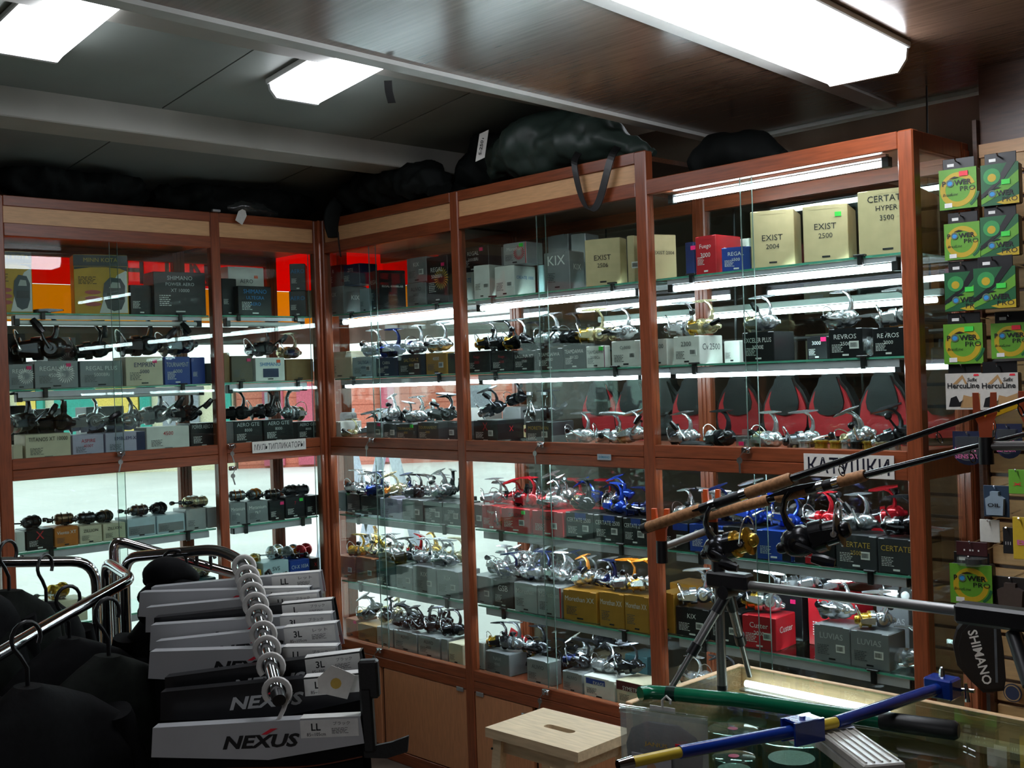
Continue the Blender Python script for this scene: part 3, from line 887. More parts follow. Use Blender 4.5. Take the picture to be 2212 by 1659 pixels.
def build_reels():
    # neighbours in a row are eased apart along the shelf
    for _ in range(30):
        for i, a in enumerate(QUEUE):
            for b in QUEUE[i + 1:]:
                if a['cs'] == b['cs'] and a['sh'] == b['sh'] and abs(a['v'] - b['v']) < .045:
                    need = (.050 if a['s'] > 1.1 else .042) * (a['s'] + b['s']); d = b['u'] - a['u']
                    if abs(d) < need:
                        k = (need - abs(d)) * .25 * (1 if d >= 0 else -1)
                        a['u'] -= k; b['u'] += k
        for q in QUEUE:
            lo, hi = CASES[q['cs']][1] + .062 * q['s'], CASES[q['cs']][2] - .062 * q['s']
            q['u'] = max(lo, min(hi, q['u']))
    for q in QUEUE:
        run, s = q['run'], q['s']
        p = run_pt(run, q['u'], q['v'], 0)
        z, rec = support(q['cs'], q['sh'], p)
        th = math.radians(q['yaw']) + (0 if run == 'B' else PI / 2)
        o = thing(q['name'], '', 'reel', (p.x, p.y, z), (math.radians(q['roll']), math.radians(q['pitch']), th), None, s)
        M = o.rotation_euler.to_matrix()
        o.location.z = z + .0015 - s * min(M[2][0] * c.x + M[2][1] * c.y + M[2][2] * c.z for c in RPTS)   # rests on what carries it
        bm_, sm_ = rmat(q['body']), rmat(q['spool'])
        link('body', RM['body'], bm_, o)
        link('foot', RM['foot'], rmat(q['stem'] or q['body']), o)
        link('rotor', RM['rotor'], bm_, o)
        link('spool', RM['spool'], sm_, o)
        if q['bail']:
            link('bail', RM['bail'], rmat('ch'), o)
        h = link('handle', RM['handle'], rmat('ch' if q['body'] not in ('bk', 'dk') else q['body']), o, (-.014, -.019 if q['v'] > .2 else .019, Z0 - .001), (0, math.radians(-q['ang']), 0 if q['v'] > .2 else PI))
        link('knob', RM['tknob' if q['tk'] else 'knob'], rmat(q['knob']), h)
        REELS.append(dict(o=o, cs=q['cs'], sh=q['sh'], body=MET[q['body']][0], spool=MET[q['spool']][0], stem=MET[q['stem']][0] if q['stem'] else None, rec=rec, kind='spinning reel'))
# ---- low-profile bait-casting reel and round multiplier
def caster_meshes():
    M = {}
    b = MB()
    b.lathe([(-.034, .006), (-.032, .016), (-.024, .021), (-.010, .0195), (.010, .0195), (.024, .021), (.031, .016), (.033, .006)], 12, 'y', 1.0, 1.15, (0, 0, .022))
    M['body'] = b.mesh('body')
    b = MB(); b.lathe([(-.012, .0175), (-.012, .0225), (-.010, .0225), (-.010, .014), (.010, .014), (.010, .0225), (.012, .0225), (.012, .0175)], 14, 'y', off=(0.004, 0, .025)); M['spool'] = b.mesh('spool')
    b = MB(); b.prism([(-.030, .0), (.030, .0), (.020, .004), (-.020, .004)], -.006, .006); b.box(-.018, .022, -.016, .016, .003, .012, c=.002); M['foot'] = b.mesh('foot')
    b = MB(); b.lathe([(-.046, .0035), (-.032, .0035)], 8, 'y', off=(0, 0, .022)); b.tube([(-.042, -.046, .020), (0, -.0455, .022), (.042, -.046, .024)], .0032, 6)
    for k in range(5):
        a = 2 * PI * k / 5; b.tube([(0, -.040, .022), (.014 * math.cos(a), -.040, .022 + .014 * math.sin(a))], .0022, 5)
    M['handle'] = b.mesh('handle')
    b = MB(); b.lathe([(-.068, .0065), (-.064, .0085), (-.052, .0075), (-.046, .004)], 8, 'y', off=(.042, 0, .024)); M['knob'] = b.mesh('knob')
    # round multiplier: two side plates, spool between, pillars
    b = MB()
    for s in (-1, 1):
        b.lathe([(s * .020, .024), (s * .022, .0265), (s * .030, .0265), (s * .034, .022), (s * .036, .010)], 16, 'y', off=(0, 0, .029))
    for k in range(4):
        a = 2 * PI * k / 4 + .6; b.tube([(.022 * math.cos(a), -.02, .029 + .022 * math.sin(a)), (.022 * math.cos(a), .02, .029 + .022 * math.sin(a))], .0022, 6)
    M['rbody'] = b.mesh('body')
    b = MB(); b.lathe([(-.0195, .020), (-.017, .020), (-.016, .012), (.016, .012), (.017, .020), (.0195, .020)], 14, 'y', off=(0, 0, .029)); M['rspool'] = b.mesh('spool')
    return M
CM = caster_meshes()
def caster(cs, sh, px, body='bk', spool='sv', s=.92, yaw=None, v=.125, round_=False, knob='bk'):
    run = CASES[cs][0]
    zb = shelf_z(cs, sh)
    u = max(CASES[cs][1] + .04, min(CASES[cs][2] - .03, solve_u(run, px, v, zb + .11)))
    p = run_pt(run, u, v, 0)
    z, rec = support(cs, sh, p)
    if yaw is None:
        yaw = rr.uniform(-115, -65)
    o = thing('multiplier_reel' if round_ else 'baitcasting_reel', '', 'reel', (p.x, p.y, z + .0005), (0, 0, math.radians(yaw) + (0 if run == 'B' else PI / 2)), None, s)
    link('body', CM['rbody' if round_ else 'body'], rmat(body), o)
    link('spool', CM['rspool' if round_ else 'spool'], rmat(spool), o)
    link('foot', CM['foot'], rmat('dk'), o)
    h = link('handle', CM['handle'], rmat('ch' if round_ else 'dk'), o)
    for q in (0, PI):
        k = link('knob', CM['knob'], rmat(knob), h)
        if q:
            k.rotation_euler = (0, q, 0); k.location = (0, 0, .044)
    REELS.append(dict(o=o, cs=cs, sh=sh, body=MET[body][0], spool=MET[spool][0], stem=None, rec=rec, kind='round multiplier reel' if round_ else 'baitcasting reel'))
def label_reels():
    for r in REELS:
        where = CASES[r['cs']][3] + ' ' + SHELF[r['sh']][1]
        sp = ' with %s foot' % r['stem'] if r['stem'] else ' with %s spool' % r['spool'] if r['spool'] != r['body'] else ''
        on = ' on the %s box' % r['rec']['col'] if r['rec'] else ' on the glass'
        if r['sh'] in ('M1', 'LB') and not r['rec']:
            on = ' on the board'
        tag(r['o'], '%s %s%s%s, %s' % (r['body'], r['kind'], sp, on, where), 'reel', 'reels on the %s' % where)
# ---------------------------------------------------------------- stock of run B
# top shelves
k1 = box('B1', 'U1', 703, 743, 777, 617, 'gy', t='KIX', ts=('KIX', 'w'), dp=.13, v=.07)
box('B1', 'U1', 778, 798, None, 622, 'pb', v=.08, dp=.1)
box('B1', 'U1', 705, 738, None, 571, 'dr', v=.075, base=k1, dp=.1, t='R', foot=False)
box('B1', 'U1', 740, 777, None, 568, 'nb', v=.09, base=k1, dp=.1, t='ZITE', foot=False)
box('B1', 'U1', 799, 821, 878, 583, 'bk', v=.075, yaw=-12, band=[('dr', 0, 1, .55, 1)], t='REGAL', ts=('REGAL 4000BRi-AB', 'w'), fine=None)
a1 = box('B1', 'U1', 880, 921, None, 608, 'gy', v=.06, t='ALIVIO|6000', ti='k', dp=.15)
box('B1', 'U1', 880, 922, None, 553, 'gy', v=.06, base=a1, t='KIX', bar=True, dp=.15)
box('B1', 'U1', 924, 969, None, 550, 'bk', v=.055, t='REGAL|5000BRi', sun='g', tag_='pk', dp=.14)
w1 = box('B2', 'U1', 995, 1022, None, 587, 'wh', v=.11, dp=.12, t='CREATE', ti='b')
box('B2', 'U1', 1025, 1058, 1067, 571, 'wh', v=.07, yaw=8, dp=.10, bar=True, fine='d')
w2 = box('B2', 'U1', 1070, 1112, 1158, 572, 'wh', v=.065, yaw=4, ts=('CREATE 1000', 'b'), bar=True)
box('B2', 'U1', 992, 1056, None, 527, 'bk', v=.12, base=w1, h=.10, t='REGAL|3000BRi', tag_='pk', dp=.10)
box('B2', 'U1', 1060, 1108, None, 508, 'gy', v=.19, dp=.12, h=.21)
box('B2', 'U1', 1088, 1137, 1178, 521, 'sv', v=.075, base=w2, yaw=6, t='Morethan', ti='w', sun='r', tag_='gn', band=[('rd', .97, 1, 0, 1)], dp=.10)
box('B2', 'U1', 1162, 1175, None, 572, 'pb', v=.16, dp=.1)
box('B2', 'U1', 1177, 1232, 1264, 541, 'gy', v=.065, yaw=8, t='KIX', th=.034, tz=.78, ts=('KIX', 'w'))
box('B2', 'U1', 1187, 1231, None, 508, 'gy', v=.205, dp=.1, h=.225)
box('B2', 'U1', 1237, 1268, 1312, 503, 'sv', v=.20, yaw=12, dp=.10)
box('B2', 'U1', 1266, 1342, 1356, 512, 'kh', v=.060, yaw=20, t='EXIST|2506', ti='k', tz=.6, fine='')
box('B2', 'U1', 1357, 1372, None, 508, 'kh', v=.07, yaw=8, bar=True, fine='', dp=.12)
box('B3', 'U1', 1402, 1410, 1463, 506, 'kh', v=.06, yaw=-20, ts=('EXIST 2004', 'k'), fine='')
box('B3', 'U1', 1482, 1500, None, 522, 'nb', v=.15, tag_='pk', dp=.06)
box('B3', 'U1', 1504, 1548, 1606, 506, 'rd', v=.07, yaw=-2, t='Fuego|3000', ts=('Fuego', 'w'), dp=.13)
box('B3', 'U1', 1560, 1622, None, 531, 'bl', v=.035, yaw=22, dp=.03, t='REGAL|1500', ti='w')
box('B3', 'U1', 1588, 1620, None, 514, 'wh', v=.21, dp=.1, t='KIX', ti='d')
box('B3', 'U1', 1624, 1718, 1733, 450, 'kh', v=.065, yaw=24, t='EXIST|2004', ti='k', tz=.52, fine='', kind='carton', name='cardboard_box')
box('B3', 'U1', 1737, 1834, 1852, 438, 'kh', v=.060, yaw=22, t='EXIST|2500', ti='k', tz=.62, fine='', tag_='gn', kind='carton', name='cardboard_box')
box('B3', 'U1', 1856, 1983, 2034, 400, 'kh', v=.050, yaw=12, t='CERTATE|HYPER|3500', ti='k', tz=.86, fine='', kind='carton', name='cardboard_box')
# second shelves
box('B1', 'U2', 709, 760, None, 758, 'cr', v=.06)
box('B1', 'U2', 762, 811, None, 769, 'pb', v=.055, t='SALTIGA|4500', ti='n', bar=True)
box('B1', 'U2', 813, 859, None, 771, 'nb', v=.055, t='CAIRA|5000')
box('B1', 'U2', 861, 919, None, 763, 'bk', v=.055, t='SALTIGA-Z|4000', ti='g', bar=True)
box('B1', 'U2', 921, 966, None, 760, 'gd', v=.055, t='4000', ti='w', bar=True)
box('B1', 'U2', 968, 984, None, 762, 'bk', v=.06)
box('B2', 'U2', 1003, 1060, None, 757, 'bk', v=.055, t='Fuego|3500', ti='r')
box('B2', 'U2', 1062, 1108, None, 757, 'bk', v=.06, t='Fuego|1500', ti='r')
box('B2', 'U2', 1110, 1158, None, 756, 'bk', v=.05, t='LAGUNA-XT|2500', ti='w')
box('B2', 'U2', 1160, 1216, None, 751, 'bk', v=.05, t='TEAMDAIWA|2508D', ti='w')
box('B2', 'U2', 1218, 1265, None, 743, 'bk', v=.045, t='TEAMDAIWA|3012D', ti='w')
box('B2', 'U2', 1267, 1307, 1320, 746, 'wh', v=.045, t='TEAMDAIWA|2500Cu', ti='d', tag_='gn', band=[('mg', .97, 1, 0, 1)])
box('B2', 'U2', 1322, 1384, None, 734, 'wh', v=.045, t='Cy3000', ti='d', bar=True)
box('B3', 'U2', 1408, 1442, None, 731, 'wh', v=.06, t='2500', ti='d')
box('B3', 'U2', 1456, 1512, 1562, 724, 'wh', v=.045, yaw=0, t='2300', ti='d', ts=('Cv.2500', 'd'), bar=True)
box('B3', 'U2', 1565, 1598, None, 735, 'wh', v=.20, dp=.1)
box('B3', 'U2', 1605, 1673, 1717, 715, 'bk', v=.045, yaw=2, t='EXCELER PLUS|3000E', ti='w')
box('B3', 'U2', 1744, 1787, None, 726, 'bk', v=.21, t='3000', ti='w', tag_='pk', dp=.1)
box('B3', 'U2', 1791, 1864, 1880, 707, 'bk', v=.045, yaw=6, t='REVROS|2506', ti='w', bar=True, dp=.1)
box('B3', 'U2', 1886, 1955, 2008, 705, 'bk', v=.045, yaw=2, t='REVROS|2000', ti='w')
# third shelves (on the middle board)
box('B1', 'M1', 714, 737, None, 911, 'wh', v=.05)
box('B1', 'M1', 792, 826, None, 912, 'gy', v=.055, bar=True, tag_='pk')
box('B1', 'M1', 829, 853, None, 915, 'dg', v=.06, bar=True)
box('B1', 'M1', 856, 900, None, 916, 'dg', v=.05, t='TOURNAMENT|3000', ti='g', tag_='gn')
box('B1', 'M1', 903, 948, None, 912, 'dg', v=.05, t='TOURNAMENT|3000', ti='g')
box('B1', 'M1', 951, 984, None, 912, 'dg', v=.10, bar=True)
box('B2', 'M1', 1006, 1048, None, 881, 'wh', v=.21, fine='', foot=False, dp=.1)
box('B2', 'M1', 1087, 1126, None, 879, 'sv', v=.215, fine='', foot=False, dp=.1)
box('B2', 'M1', 1024, 1076, 1134, 908, 'bk', v=.05, yaw=-4, t='X', ti='r', th=.03, ts=('X', 'r'), bar=True, fine='w')
box('B2', 'M1', 1136, 1193, 1241, 911, 'dg', v=.045, yaw=2, t='MORETHAN', ti='g', bar=True)
# fourth shelves
box('B1', 'L1', 719, 748, None, 1064, 'tl', v=.10)
box('B1', 'L1', 750, 778, None, 1068, 'bk', v=.09)
box('B1', 'L1', 780, 820, None, 1074, 'bk', v=.08)
box('B1', 'L1', 822, 868, None, 1079, 'li', v=.06, t='2000', ti='n')
box('B1', 'L1', 870, 914, None, 1081, 'gy', v=.055, bar=True)
box('B1', 'L1', 916, 956, None, 1085, 'bk', v=.05, band=[('sv', 0, 1, .78, 1)], bar=True, t='2000', tz=.6)
box('B1', 'L1', 958, 994, None, 1088, 'bk', v=.05, band=[('sv', 0, 1, .78, 1)], bar=True, t='2000', tz=.6)
box('B1', 'L1', 928, 990, None, 1052, 'bk', v=.20, tag_='gn', dp=.11, h=.085)
box('B2', 'L1', 1013, 1041, None, 1091, 'dr', v=.055, bar=True)
box('B2', 'L1', 1042, 1082, None, 1094, 'rd', v=.055, t='Fuego', ti='w')
box('B2', 'L1', 1084, 1146, None, 1101, 'rd', v=.045, t='CALDIA', ti='k', tag_='gn', bar=True)
box('B2', 'L1', 1151, 1217, None, 1107, 'rd', v=.045, t='CALDIA', ti='k', bar=True)
for i, (l, c) in enumerate(((1223, 1282), (1284, 1345), (1347, 1398))):
    box('B2', 'L1', l, c, None, 1110 + 6 * i, 'bk', v=.05, t='CERTATE 2500', ti='w', bar=True, band=[('bl', .35, .75, .72, 1)])
for l, c in ((1165, 1226), (1229, 1296), (1299, 1375)):
    box('B2', 'L1', l, c, None, 0, 'rd', v=.195, h=.098, dp=.11, t='CALDIA', ti='w')
box('B3', 'L1', 1424, 1487, None, 1131, 'bk', v=.055, bar=True, band=[('bl', .5, 1, .7, 1)])
box('B3', 'L1', 1490, 1560, None, 1137, 'bl', v=.055, t='CERTATE', ti='w')
box('B3', 'L1', 1563, 1633, None, 1142, 'bk', v=.055, t='CERTATE', ti='w')
box('B3', 'L1', 1636, 1709, None, 1150, 'bl', v=.05, bar=True, band=[('bk', .75, 1, 0, 1)])
box('B3', 'L1', 1716, 1804, None, 1152, 'bk', v=.05, band=[('rd', .28, .62, 0, 1)], t='CERTATE R', ti='d')
box('B3', 'L1', 1807, 1895, None, 1160, 'dg', v=.05, t='CERTATE|2500', ti='g', bar=True)
box('B3', 'L1', 1898, 1978, 2036, 1168, 'dg', v=.045, t='CERTATE', ti='g')
box('B3', 'L1', 1852, 1948, None, 0, 'bk', v=.205, h=.10, dp=.1, band=[('rd', .35, .7, 0, 1)])
box('B3', 'L1', 1700, 1790, None, 0, 'bk', v=.205, h=.095, dp=.1, tag_='gn')
box('B3', 'L1', 1600, 1690, None, 0, 'dg', v=.205, h=.095, dp=.1)
box('B3', 'L1', 1992, 2030, None, 0, 'gy', v=.215, h=.10, dp=.1)
# fifth shelves
box('B1', 'L2', 728, 768, None, 1205, 'cu', v=.07, bar=True)
box('B1', 'L2', 770, 811, None, 1208, 'cu', v=.06, bar=True)
box('B1', 'L2', 814, 855, None, 1216, 'tl', v=.06)
box('B1', 'L2', 857, 891, None, 1226, 'gy', v=.055, bar=True)
box('B1', 'L2', 893, 943, None, 1228, 'gy', v=.05, t='KIX', bar=True)
box('B1', 'L2', 945, 993, None, 1236, 'gy', v=.05, t='KIX', bar=True)
box('B1', 'L2', 880, 985, None, 0, 'sv', v=.205, h=.095, dp=.1)
box('B2', 'L2', 1020, 1064, None, 1248, 'gy', v=.05, bar=True)
box('B2', 'L2', 1067, 1110, None, 1258, 'bk', v=.05, t='GSB', ti='w', th=.022)
box('B2', 'L2', 1112, 1161, None, 1264, 'sv', v=.045, t='Morethan', ti='w')
box('B2', 'L2', 1162, 1213, None, 1270, 'sv', v=.045, t='Morethan', ti='w', band=[('rd', .95, 1, 0, 1)])
box('B2', 'L2', 1218, 1290, None, 1281, 'gd', v=.04, t='Morethan XX', ti='w', yaw=4)
box('B2', 'L2', 1296, 1349, None, 1285, 'gd', v=.045, t='Morethan XX', ti='w')
box('B2', 'L2', 1351, 1403, None, 1291, 'gd', v=.045, t='Morethan XX', ti='w')
for l, c in ((1064, 1098), (1100, 1136)):
    box('B2', 'L2', l, c, None, 0, 'sv', v=.205, h=.12, dp=.1, t='KIX', ti='w', th=.03)
for l, c in ((1180, 1250), (1254, 1330)):
    box('B2', 'L2', l, c, None, 0, 'og', v=.205, h=.085, dp=.1)
box('B3', 'L2', 1426, 1458, None, 1283, 'gd', v=.05)
box('B3', 'L2', 1449, 1536, None, 0, 'gd', v=.20, h=.135, dp=.11, sun='w', tag_='pk')
box('B3', 'L2', 1461, 1532, None, 1319, 'bk', v=.05, t='KIX', bar=True)
box('B3', 'L2', 1535, 1602, None, 1326, 'bk', v=.05, bar=True)
box('B3', 'L2', 1605, 1678, 1720, 1336, 'rd', v=.045, yaw=4, t='Custer|2000', ti='w', bar=True, ts=('Custer', 'w'))
box('B3', 'L2', 1760, 1837, None, 1358, 'gy', v=.045, t='LUVIAS', ti='s', bar=True)
box('B3', 'L2', 1839, 1922, 1958, 1372, 'gy', v=.045, t='LUVIAS', ti='s', bar=True)
box('B3', 'L2', 1748, 1850, None, 0, 'rd', v=.20, h=.16, dp=.11, t='Custer', ti='w', tag_='pk')
box('B3', 'L2', 1896, 1966, None, 0, 'gy', v=.21, h=.15, dp=.1, t='LUVIAS', ti='s')
box('B3', 'L2', 1650, 1735, None, 0, 'bk', v=.21, h=.15, dp=.1, tag_='pk')
# bottom shelves
box('B1', 'LB', 748, 772, None, 1340, 'cu', v=.08, tag_='pk')
box('B1', 'LB', 774, 813, None, 1354, 'br', v=.06)
box('B1', 'LB', 815, 850, None, 1360, 'sv', v=.06)
box('B1', 'LB', 852, 901, None, 1370, 'sv', v=.055, t='ALIVIO', ti='d', band=[('pb', .1, .6, .8, .95)])
box('B1', 'LB', 904, 951, None, 1380, 'sv', v=.05, t='ALIVIO|3000', ti='k', band=[('pb', .1, .6, .85, .97)])
box('B1', 'LB', 954, 968, None, 1382, 'sv', v=.05)
box('B1', 'LB', 970, 1001, None, 1394, 'cr', v=.045)
box('B2', 'LB', 1025, 1047, None, 1390, 'wh', v=.06)
box('B2', 'LB', 1050, 1101, 1140, 1420, 'gy', v=.045, t='NAVI|4000', ti='s', h=.085)
box('B2', 'LB', 1139, 1188, 1214, 1448, 'sv', v=.045, t='ALIVIO', ti='d', h=.09)
box('B2', 'LB', 1216, 1258, None, 1457, 'sv', v=.05, t='ALIVIO', ti='d')
box('B2', 'LB', 1262, 1328, None, 1472, 'wh', v=.04, t='EXAGE', ti='w', band=[('bl', .08, .7, .62, .92)])
box('B2', 'LB', 1333, 1398, None, 1482, 'cr', v=.04, t='SYMETRE', ti='w', band=[('dr', 0, 1, .6, 1)])
box('B2', 'LB', 1285, 1349, None, 0, 'og', v=.20, h=.11, dp=.11)
box('B2', 'LB', 1352, 1400, None, 0, 'tl', v=.20, h=.13, dp=.11)
box('B3', 'LB', 1440, 1500, None, 0, 'cr', v=.06, h=.10)
box('B3', 'LB', 1510, 1570, None, 0, 'pb', v=.06, h=.10)
# reels of run B: case, shelf, column, body, spool
for q in (
 ('B1','U2',812,'sv','sv'),('B1','U2',852,'nb','bl'),('B1','U2',905,'sv','nb'),('B1','U2',955,'sv','sv'),
 ('B2','U2',1012,'dk','sv'),('B2','U2',1042,'bk','gd','sv'),('B2','U2',1092,'bk','gd','sv'),('B2','U2',1150,'bk','bk'),('B2','U2',1195,'sv','sv'),('B2','U2',1240,'bk','bk'),('B2','U2',1288,'gc','gd'),('B2','U2',1350,'sv','gc'),
 ('B3','U2',1432,'sv','sv'),('B3','U2',1495,'gc','gd'),('B3','U2',1652,'sv','gc'),('B3','U2',1848,'sv','sv'),('B3','U2',1922,'sv','dk'),('B3','U2',1985,'sv','sv'),
 ('B1','M1',806,'dk','sv'),('B1','M1',850,'sv','dk'),('B1','M1',905,'sv','sv'),('B1','M1',958,'dk','dk'),
 ('B2','M1',1072,'dk','sv'),('B2','M1',1185,'bk','dk'),('B2','M1',1258,'sv','sv'),('B2','M1',1320,'sv','gr'),('B2','M1',1368,'sv','gc'),
 ('B3','M1',1456,'sv','dk'),('B3','M1',1562,'bk','sv'),('B3','M1',1664,'sv','gc'),('B3','M1',1740,'sv','dk'),('B3','M1',1866,'sv','gc'),('B3','M1',1942,'dk','sv'),
 ('B1','L1',735,'sv','dk'),('B1','L1',774,'sv','sv'),('B1','L1',812,'nb','bl'),('B1','L1',862,'gc','or'),('B1','L1',900,'dk','sv'),('B1','L1',965,'gr','sv'),
 ('B2','L1',1040,'sv','sv'),('B2','L1',1072,'rd','dk'),('B2','L1',1144,'rd','bk'),('B2','L1',1196,'sv','rd','dk'),('B2','L1',1266,'bk','gc'),('B2','L1',1333,'bl','sv'),('B2','L1',1383,'nb','bl'),
 ('B3','L1',1443,'sv','sv'),('B3','L1',1485,'sv','dk'),('B3','L1',1545,'nb','sv'),('B3','L1',1612,'bl','sv'),('B3','L1',1698,'bl','sv'),('B3','L1',1783,'rd','sv'),('B3','L1',1862,'gr','ch'),('B3','L1',1960,'dk','sv'),
 ('B1','L2',765,'gd','gd'),('B1','L2',806,'gc','gd'),('B1','L2',848,'sv','gc'),('B1','L2',880,'bk','bk'),('B1','L2',922,'sv','gr'),('B1','L2',966,'gr','sv'),
 ('B2','L2',1052,'sv','sv'),('B2','L2',1100,'nb','nb'),('B2','L2',1136,'sv','dk'),('B2','L2',1166,'sv','nb','nb'),('B2','L2',1206,'sv','gr'),('B2','L2',1268,'sv','sv','or'),('B2','L2',1322,'nb','sv'),('B2','L2',1364,'sv','sv','or'),('B2','L2',1396,'sv','gd','or'),
 ('B3','L2',1512,'ch','sv'),('B3','L2',1585,'dk','sv'),('B3','L2',1652,'ch','gd'),('B3','L2',1812,'ch','sv'),('B3','L2',1896,'ch','gd'),('B3','L2',1992,'sv','sv'),
 ('B1','LB',795,'dk','gd'),('B1','LB',838,'dk','gc'),('B1','LB',878,'dk','dk'),('B1','LB',918,'bk','dk'),('B1','LB',948,'dk','bk'),('B1','LB',986,'bk','dk'),
 ('B2','LB',1056,'bk','gd'),('B2','LB',1092,'gr','dk'),('B2','LB',1168,'dk','sv'),('B2','LB',1252,'dk','nb'),('B2','LB',1306,'sv','sv'),('B2','LB',1366,'dk','dk'),
 ('B3','LB',1450,'dk','sv'),('B3','LB',1500,'sv','dk'),('B3','LB',1545,'bk','dk'),
):
    tilt = q[1] in ('L1', 'L2', 'LB', 'M1') and rr.random() < .55
    reel(*q[:5], stem=q[5] if len(q) > 5 else None, s=rr.uniform(.90, 1.06) * (1.06 if q[1] in ('U2', 'M1') else .97) * (1.1 if q[0] == 'B3' and q[1] == 'L2' else 1), v=.10 if q[1] != 'LB' else .105, roll=rr.uniform(-22, 22) if tilt else 0, pitch=rr.uniform(-10, 22) if tilt else rr.uniform(0, 6), tk=rr.random() < .25)
# rear rows of reels
for q in (('B1','M1',795,'sv','dk'),('B1','M1',838,'dk','sv'),('B1','M1',885,'sv','sv'),('B1','M1',930,'dk','bk'),('B1','M1',972,'sv','sv'),('B2','M1',1028,'bk','dk'),('B2','M1',1070,'bk','bk'),('B2','M1',1112,'dk','sv'),
          ('B1','L1',760,'sv','sv'),('B1','L1',800,'gr','sv'),('B1','L1',845,'dk','gd'),('B1','L1',888,'sv','dk'),('B1','L1',930,'sv','sv'),('B1','L1',970,'bk','sv'),
          ('B2','L1',1062,'sv','dk'),('B2','L1',1112,'dk','gd'),('B2','L1',1205,'sv','sv'),('B2','L1',1250,'rd','rd'),('B2','L1',1305,'bk','rd','rd'),('B2','L1',1352,'bl','sv'),
          ('B3','L1',1520,'dk','dk'),('B3','L1',1640,'sv','dk'),('B3','L1',1735,'dk','sv'),('B3','L1',1835,'tn','bz'),('B3','L1',1925,'rd','dk'),('B3','L1',1998,'sv','sv'),
          ('B1','L2',858,'gd','gc'),('B1','L2',900,'rd','gd'),('B1','L2',945,'gd','gd'),('B1','L2',985,'gc','gd'),('B2','L2',1046,'sv','sv'),('B2','L2',1085,'sv','gc'),('B2','L2',1120,'gr','sv'),('B2','L2',1185,'sv','sv'),('B2','L2',1230,'nb','dk'),('B2','L2',1280,'sv','gr'),('B2','L2',1322,'sv','dk'),('B2','L2',1365,'gr','sv'),
          ('B3','L2',1500,'sv','sv'),('B3','L2',1725,'sv','sv'),('B3','L2',1775,'sv','sv'),('B3','L2',1815,'sv','dk'),('B3','L2',1945,'sv','sv'),
          ('B1','LB',815,'gc','dk'),('B1','LB',862,'dk','gd'),('B1','LB',905,'bk','gd'),('B1','LB',950,'dk','dk'),('B2','LB',1075,'bk','dk'),('B2','LB',1130,'dk','dk'),('B2','LB',1190,'bk','bk'),('B2','LB',1240,'dk','gd'),('B2','LB',1310,'bk','dk'),('B2','LB',1370,'dk','dk'),
          ('B3','LB',1620,'bk','dk'),('B3','LB',1680,'dk','bk'),('B3','LB',1740,'bk','bk'),('B3','LB',1800,'dk','sv'),('B3','LB',1860,'bk','dk'),('B3','LB',1920,'dk','dk')):
    reel(*q[:5], stem=q[5] if len(q) > 5 else None, s=rr.uniform(.88, 1.04), v=.25, roll=rr.uniform(-20, 20), pitch=rr.uniform(-8, 20), yaw=rr.uniform(140, 250))
# reels heaped between the two rows of the lower shelves
for cs, sh, cols, pxs in (('B1', 'L1', 'sv dk sv nb sv gr', (745, 790, 832, 878, 918, 948)), ('B2', 'L1', 'sv rd dk sv bl nb', (1052, 1100, 1170, 1228, 1290, 1345)), ('B1', 'L2', 'gd gc gd sv sv gr', (750, 790, 828, 866, 905, 948)),
                          ('B2', 'L2', 'sv sv nb sv gr sv', (1035, 1080, 1150, 1190, 1245, 1300)), ('B1', 'LB', 'dk gc dk bk dk', (815, 858, 898, 932, 966)), ('B2', 'LB', 'dk gd dk bk sv dk', (1040, 1110, 1150, 1210, 1270, 1335)),
                          ('B3', 'L1', 'sv dk sv bl gr', (1465, 1515, 1580, 1655, 1830)), ('B1', 'M1', 'sv dk sv dk', (825, 870, 925, 968))):
    for c, px in zip(cols.split(), pxs):
        reel(cs, sh, px, c, rr.choice(('sv', 'dk', c, 'gc')), s=rr.uniform(.80, .95), v=.16, roll=rr.uniform(-35, 35), pitch=rr.uniform(-15, 35), yaw=rr.uniform(120, 270), ang=rr.choice((40, 70, 100, 140)))
# ---------------------------------------------------------------- stock of run A
box('A2', 'U1', 105, 162, 279, 549, 'yl', v=.07, yaw=-16, side='L', t='MINN KOTA', ti='g', tz=.91, th=.016, band=[('bk', 0, 1, .80, 1)], foot=False, kind='motor carton', name='motor_carton', fine='')
box('A2', 'U1', -20, -16, 72, 541, 'yl', v=.075, yaw=-8, side='L', t='MINN KOTA', ti='g', tz=.91, th=.016, band=[('bk', 0, 1, .80, 1)], foot=False, kind='motor carton', name='motor_carton', fine='')
box('A2', 'U1', 281, 283, 331, 615, 'bk', v=.09, side='L')
box('A2', 'U1', 312, 334, 446, 586, 'bk', v=.06, yaw=-6, side='L', t='SHIMANO|POWER AERO|XT 10000', ti='s', tz=.86, th=.017)
box('A1', 'U1', 494, 496, 573, 575, 'wh', v=.19, side='L', t='AERO', ti='d', tag_='or', dp=.11)
box('A1', 'U1', 479, 481, 513, 601, 'bk', v=.10, side='L')
box('A1', 'U1', 514, 516, 588, 617, 'bk', v=.06, side='L', t='SHIMANO|ULTEGRA|AERO', ti='b', tz=.82)
ct = box('A1', 'U1', 590, 626, 662, 629, 'bk', v=.09, yaw=-38, side='L', t='AERO', ti='b')
box('A1', 'U1', 584, 627, 661, 570, 'bk', v=.09, yaw=-38, side='L', base=ct, t='AERO', ti='b')
box('A1', 'U1', 666, 667, 683, 627, 'cr', v=.10, side='L')
box('A2', 'U2', 18, 20, 73, 787, 'gy', v=.06, side='L', t='REGAL|BRi', ti='w', sun='w', tag_='pk')
box('A2', 'U2', 74, 76, 170, 780, 'gy', v=.055, side='L', t='REGAL PLUS|4500BRi', ti='w', sun='w', tag_='pk')
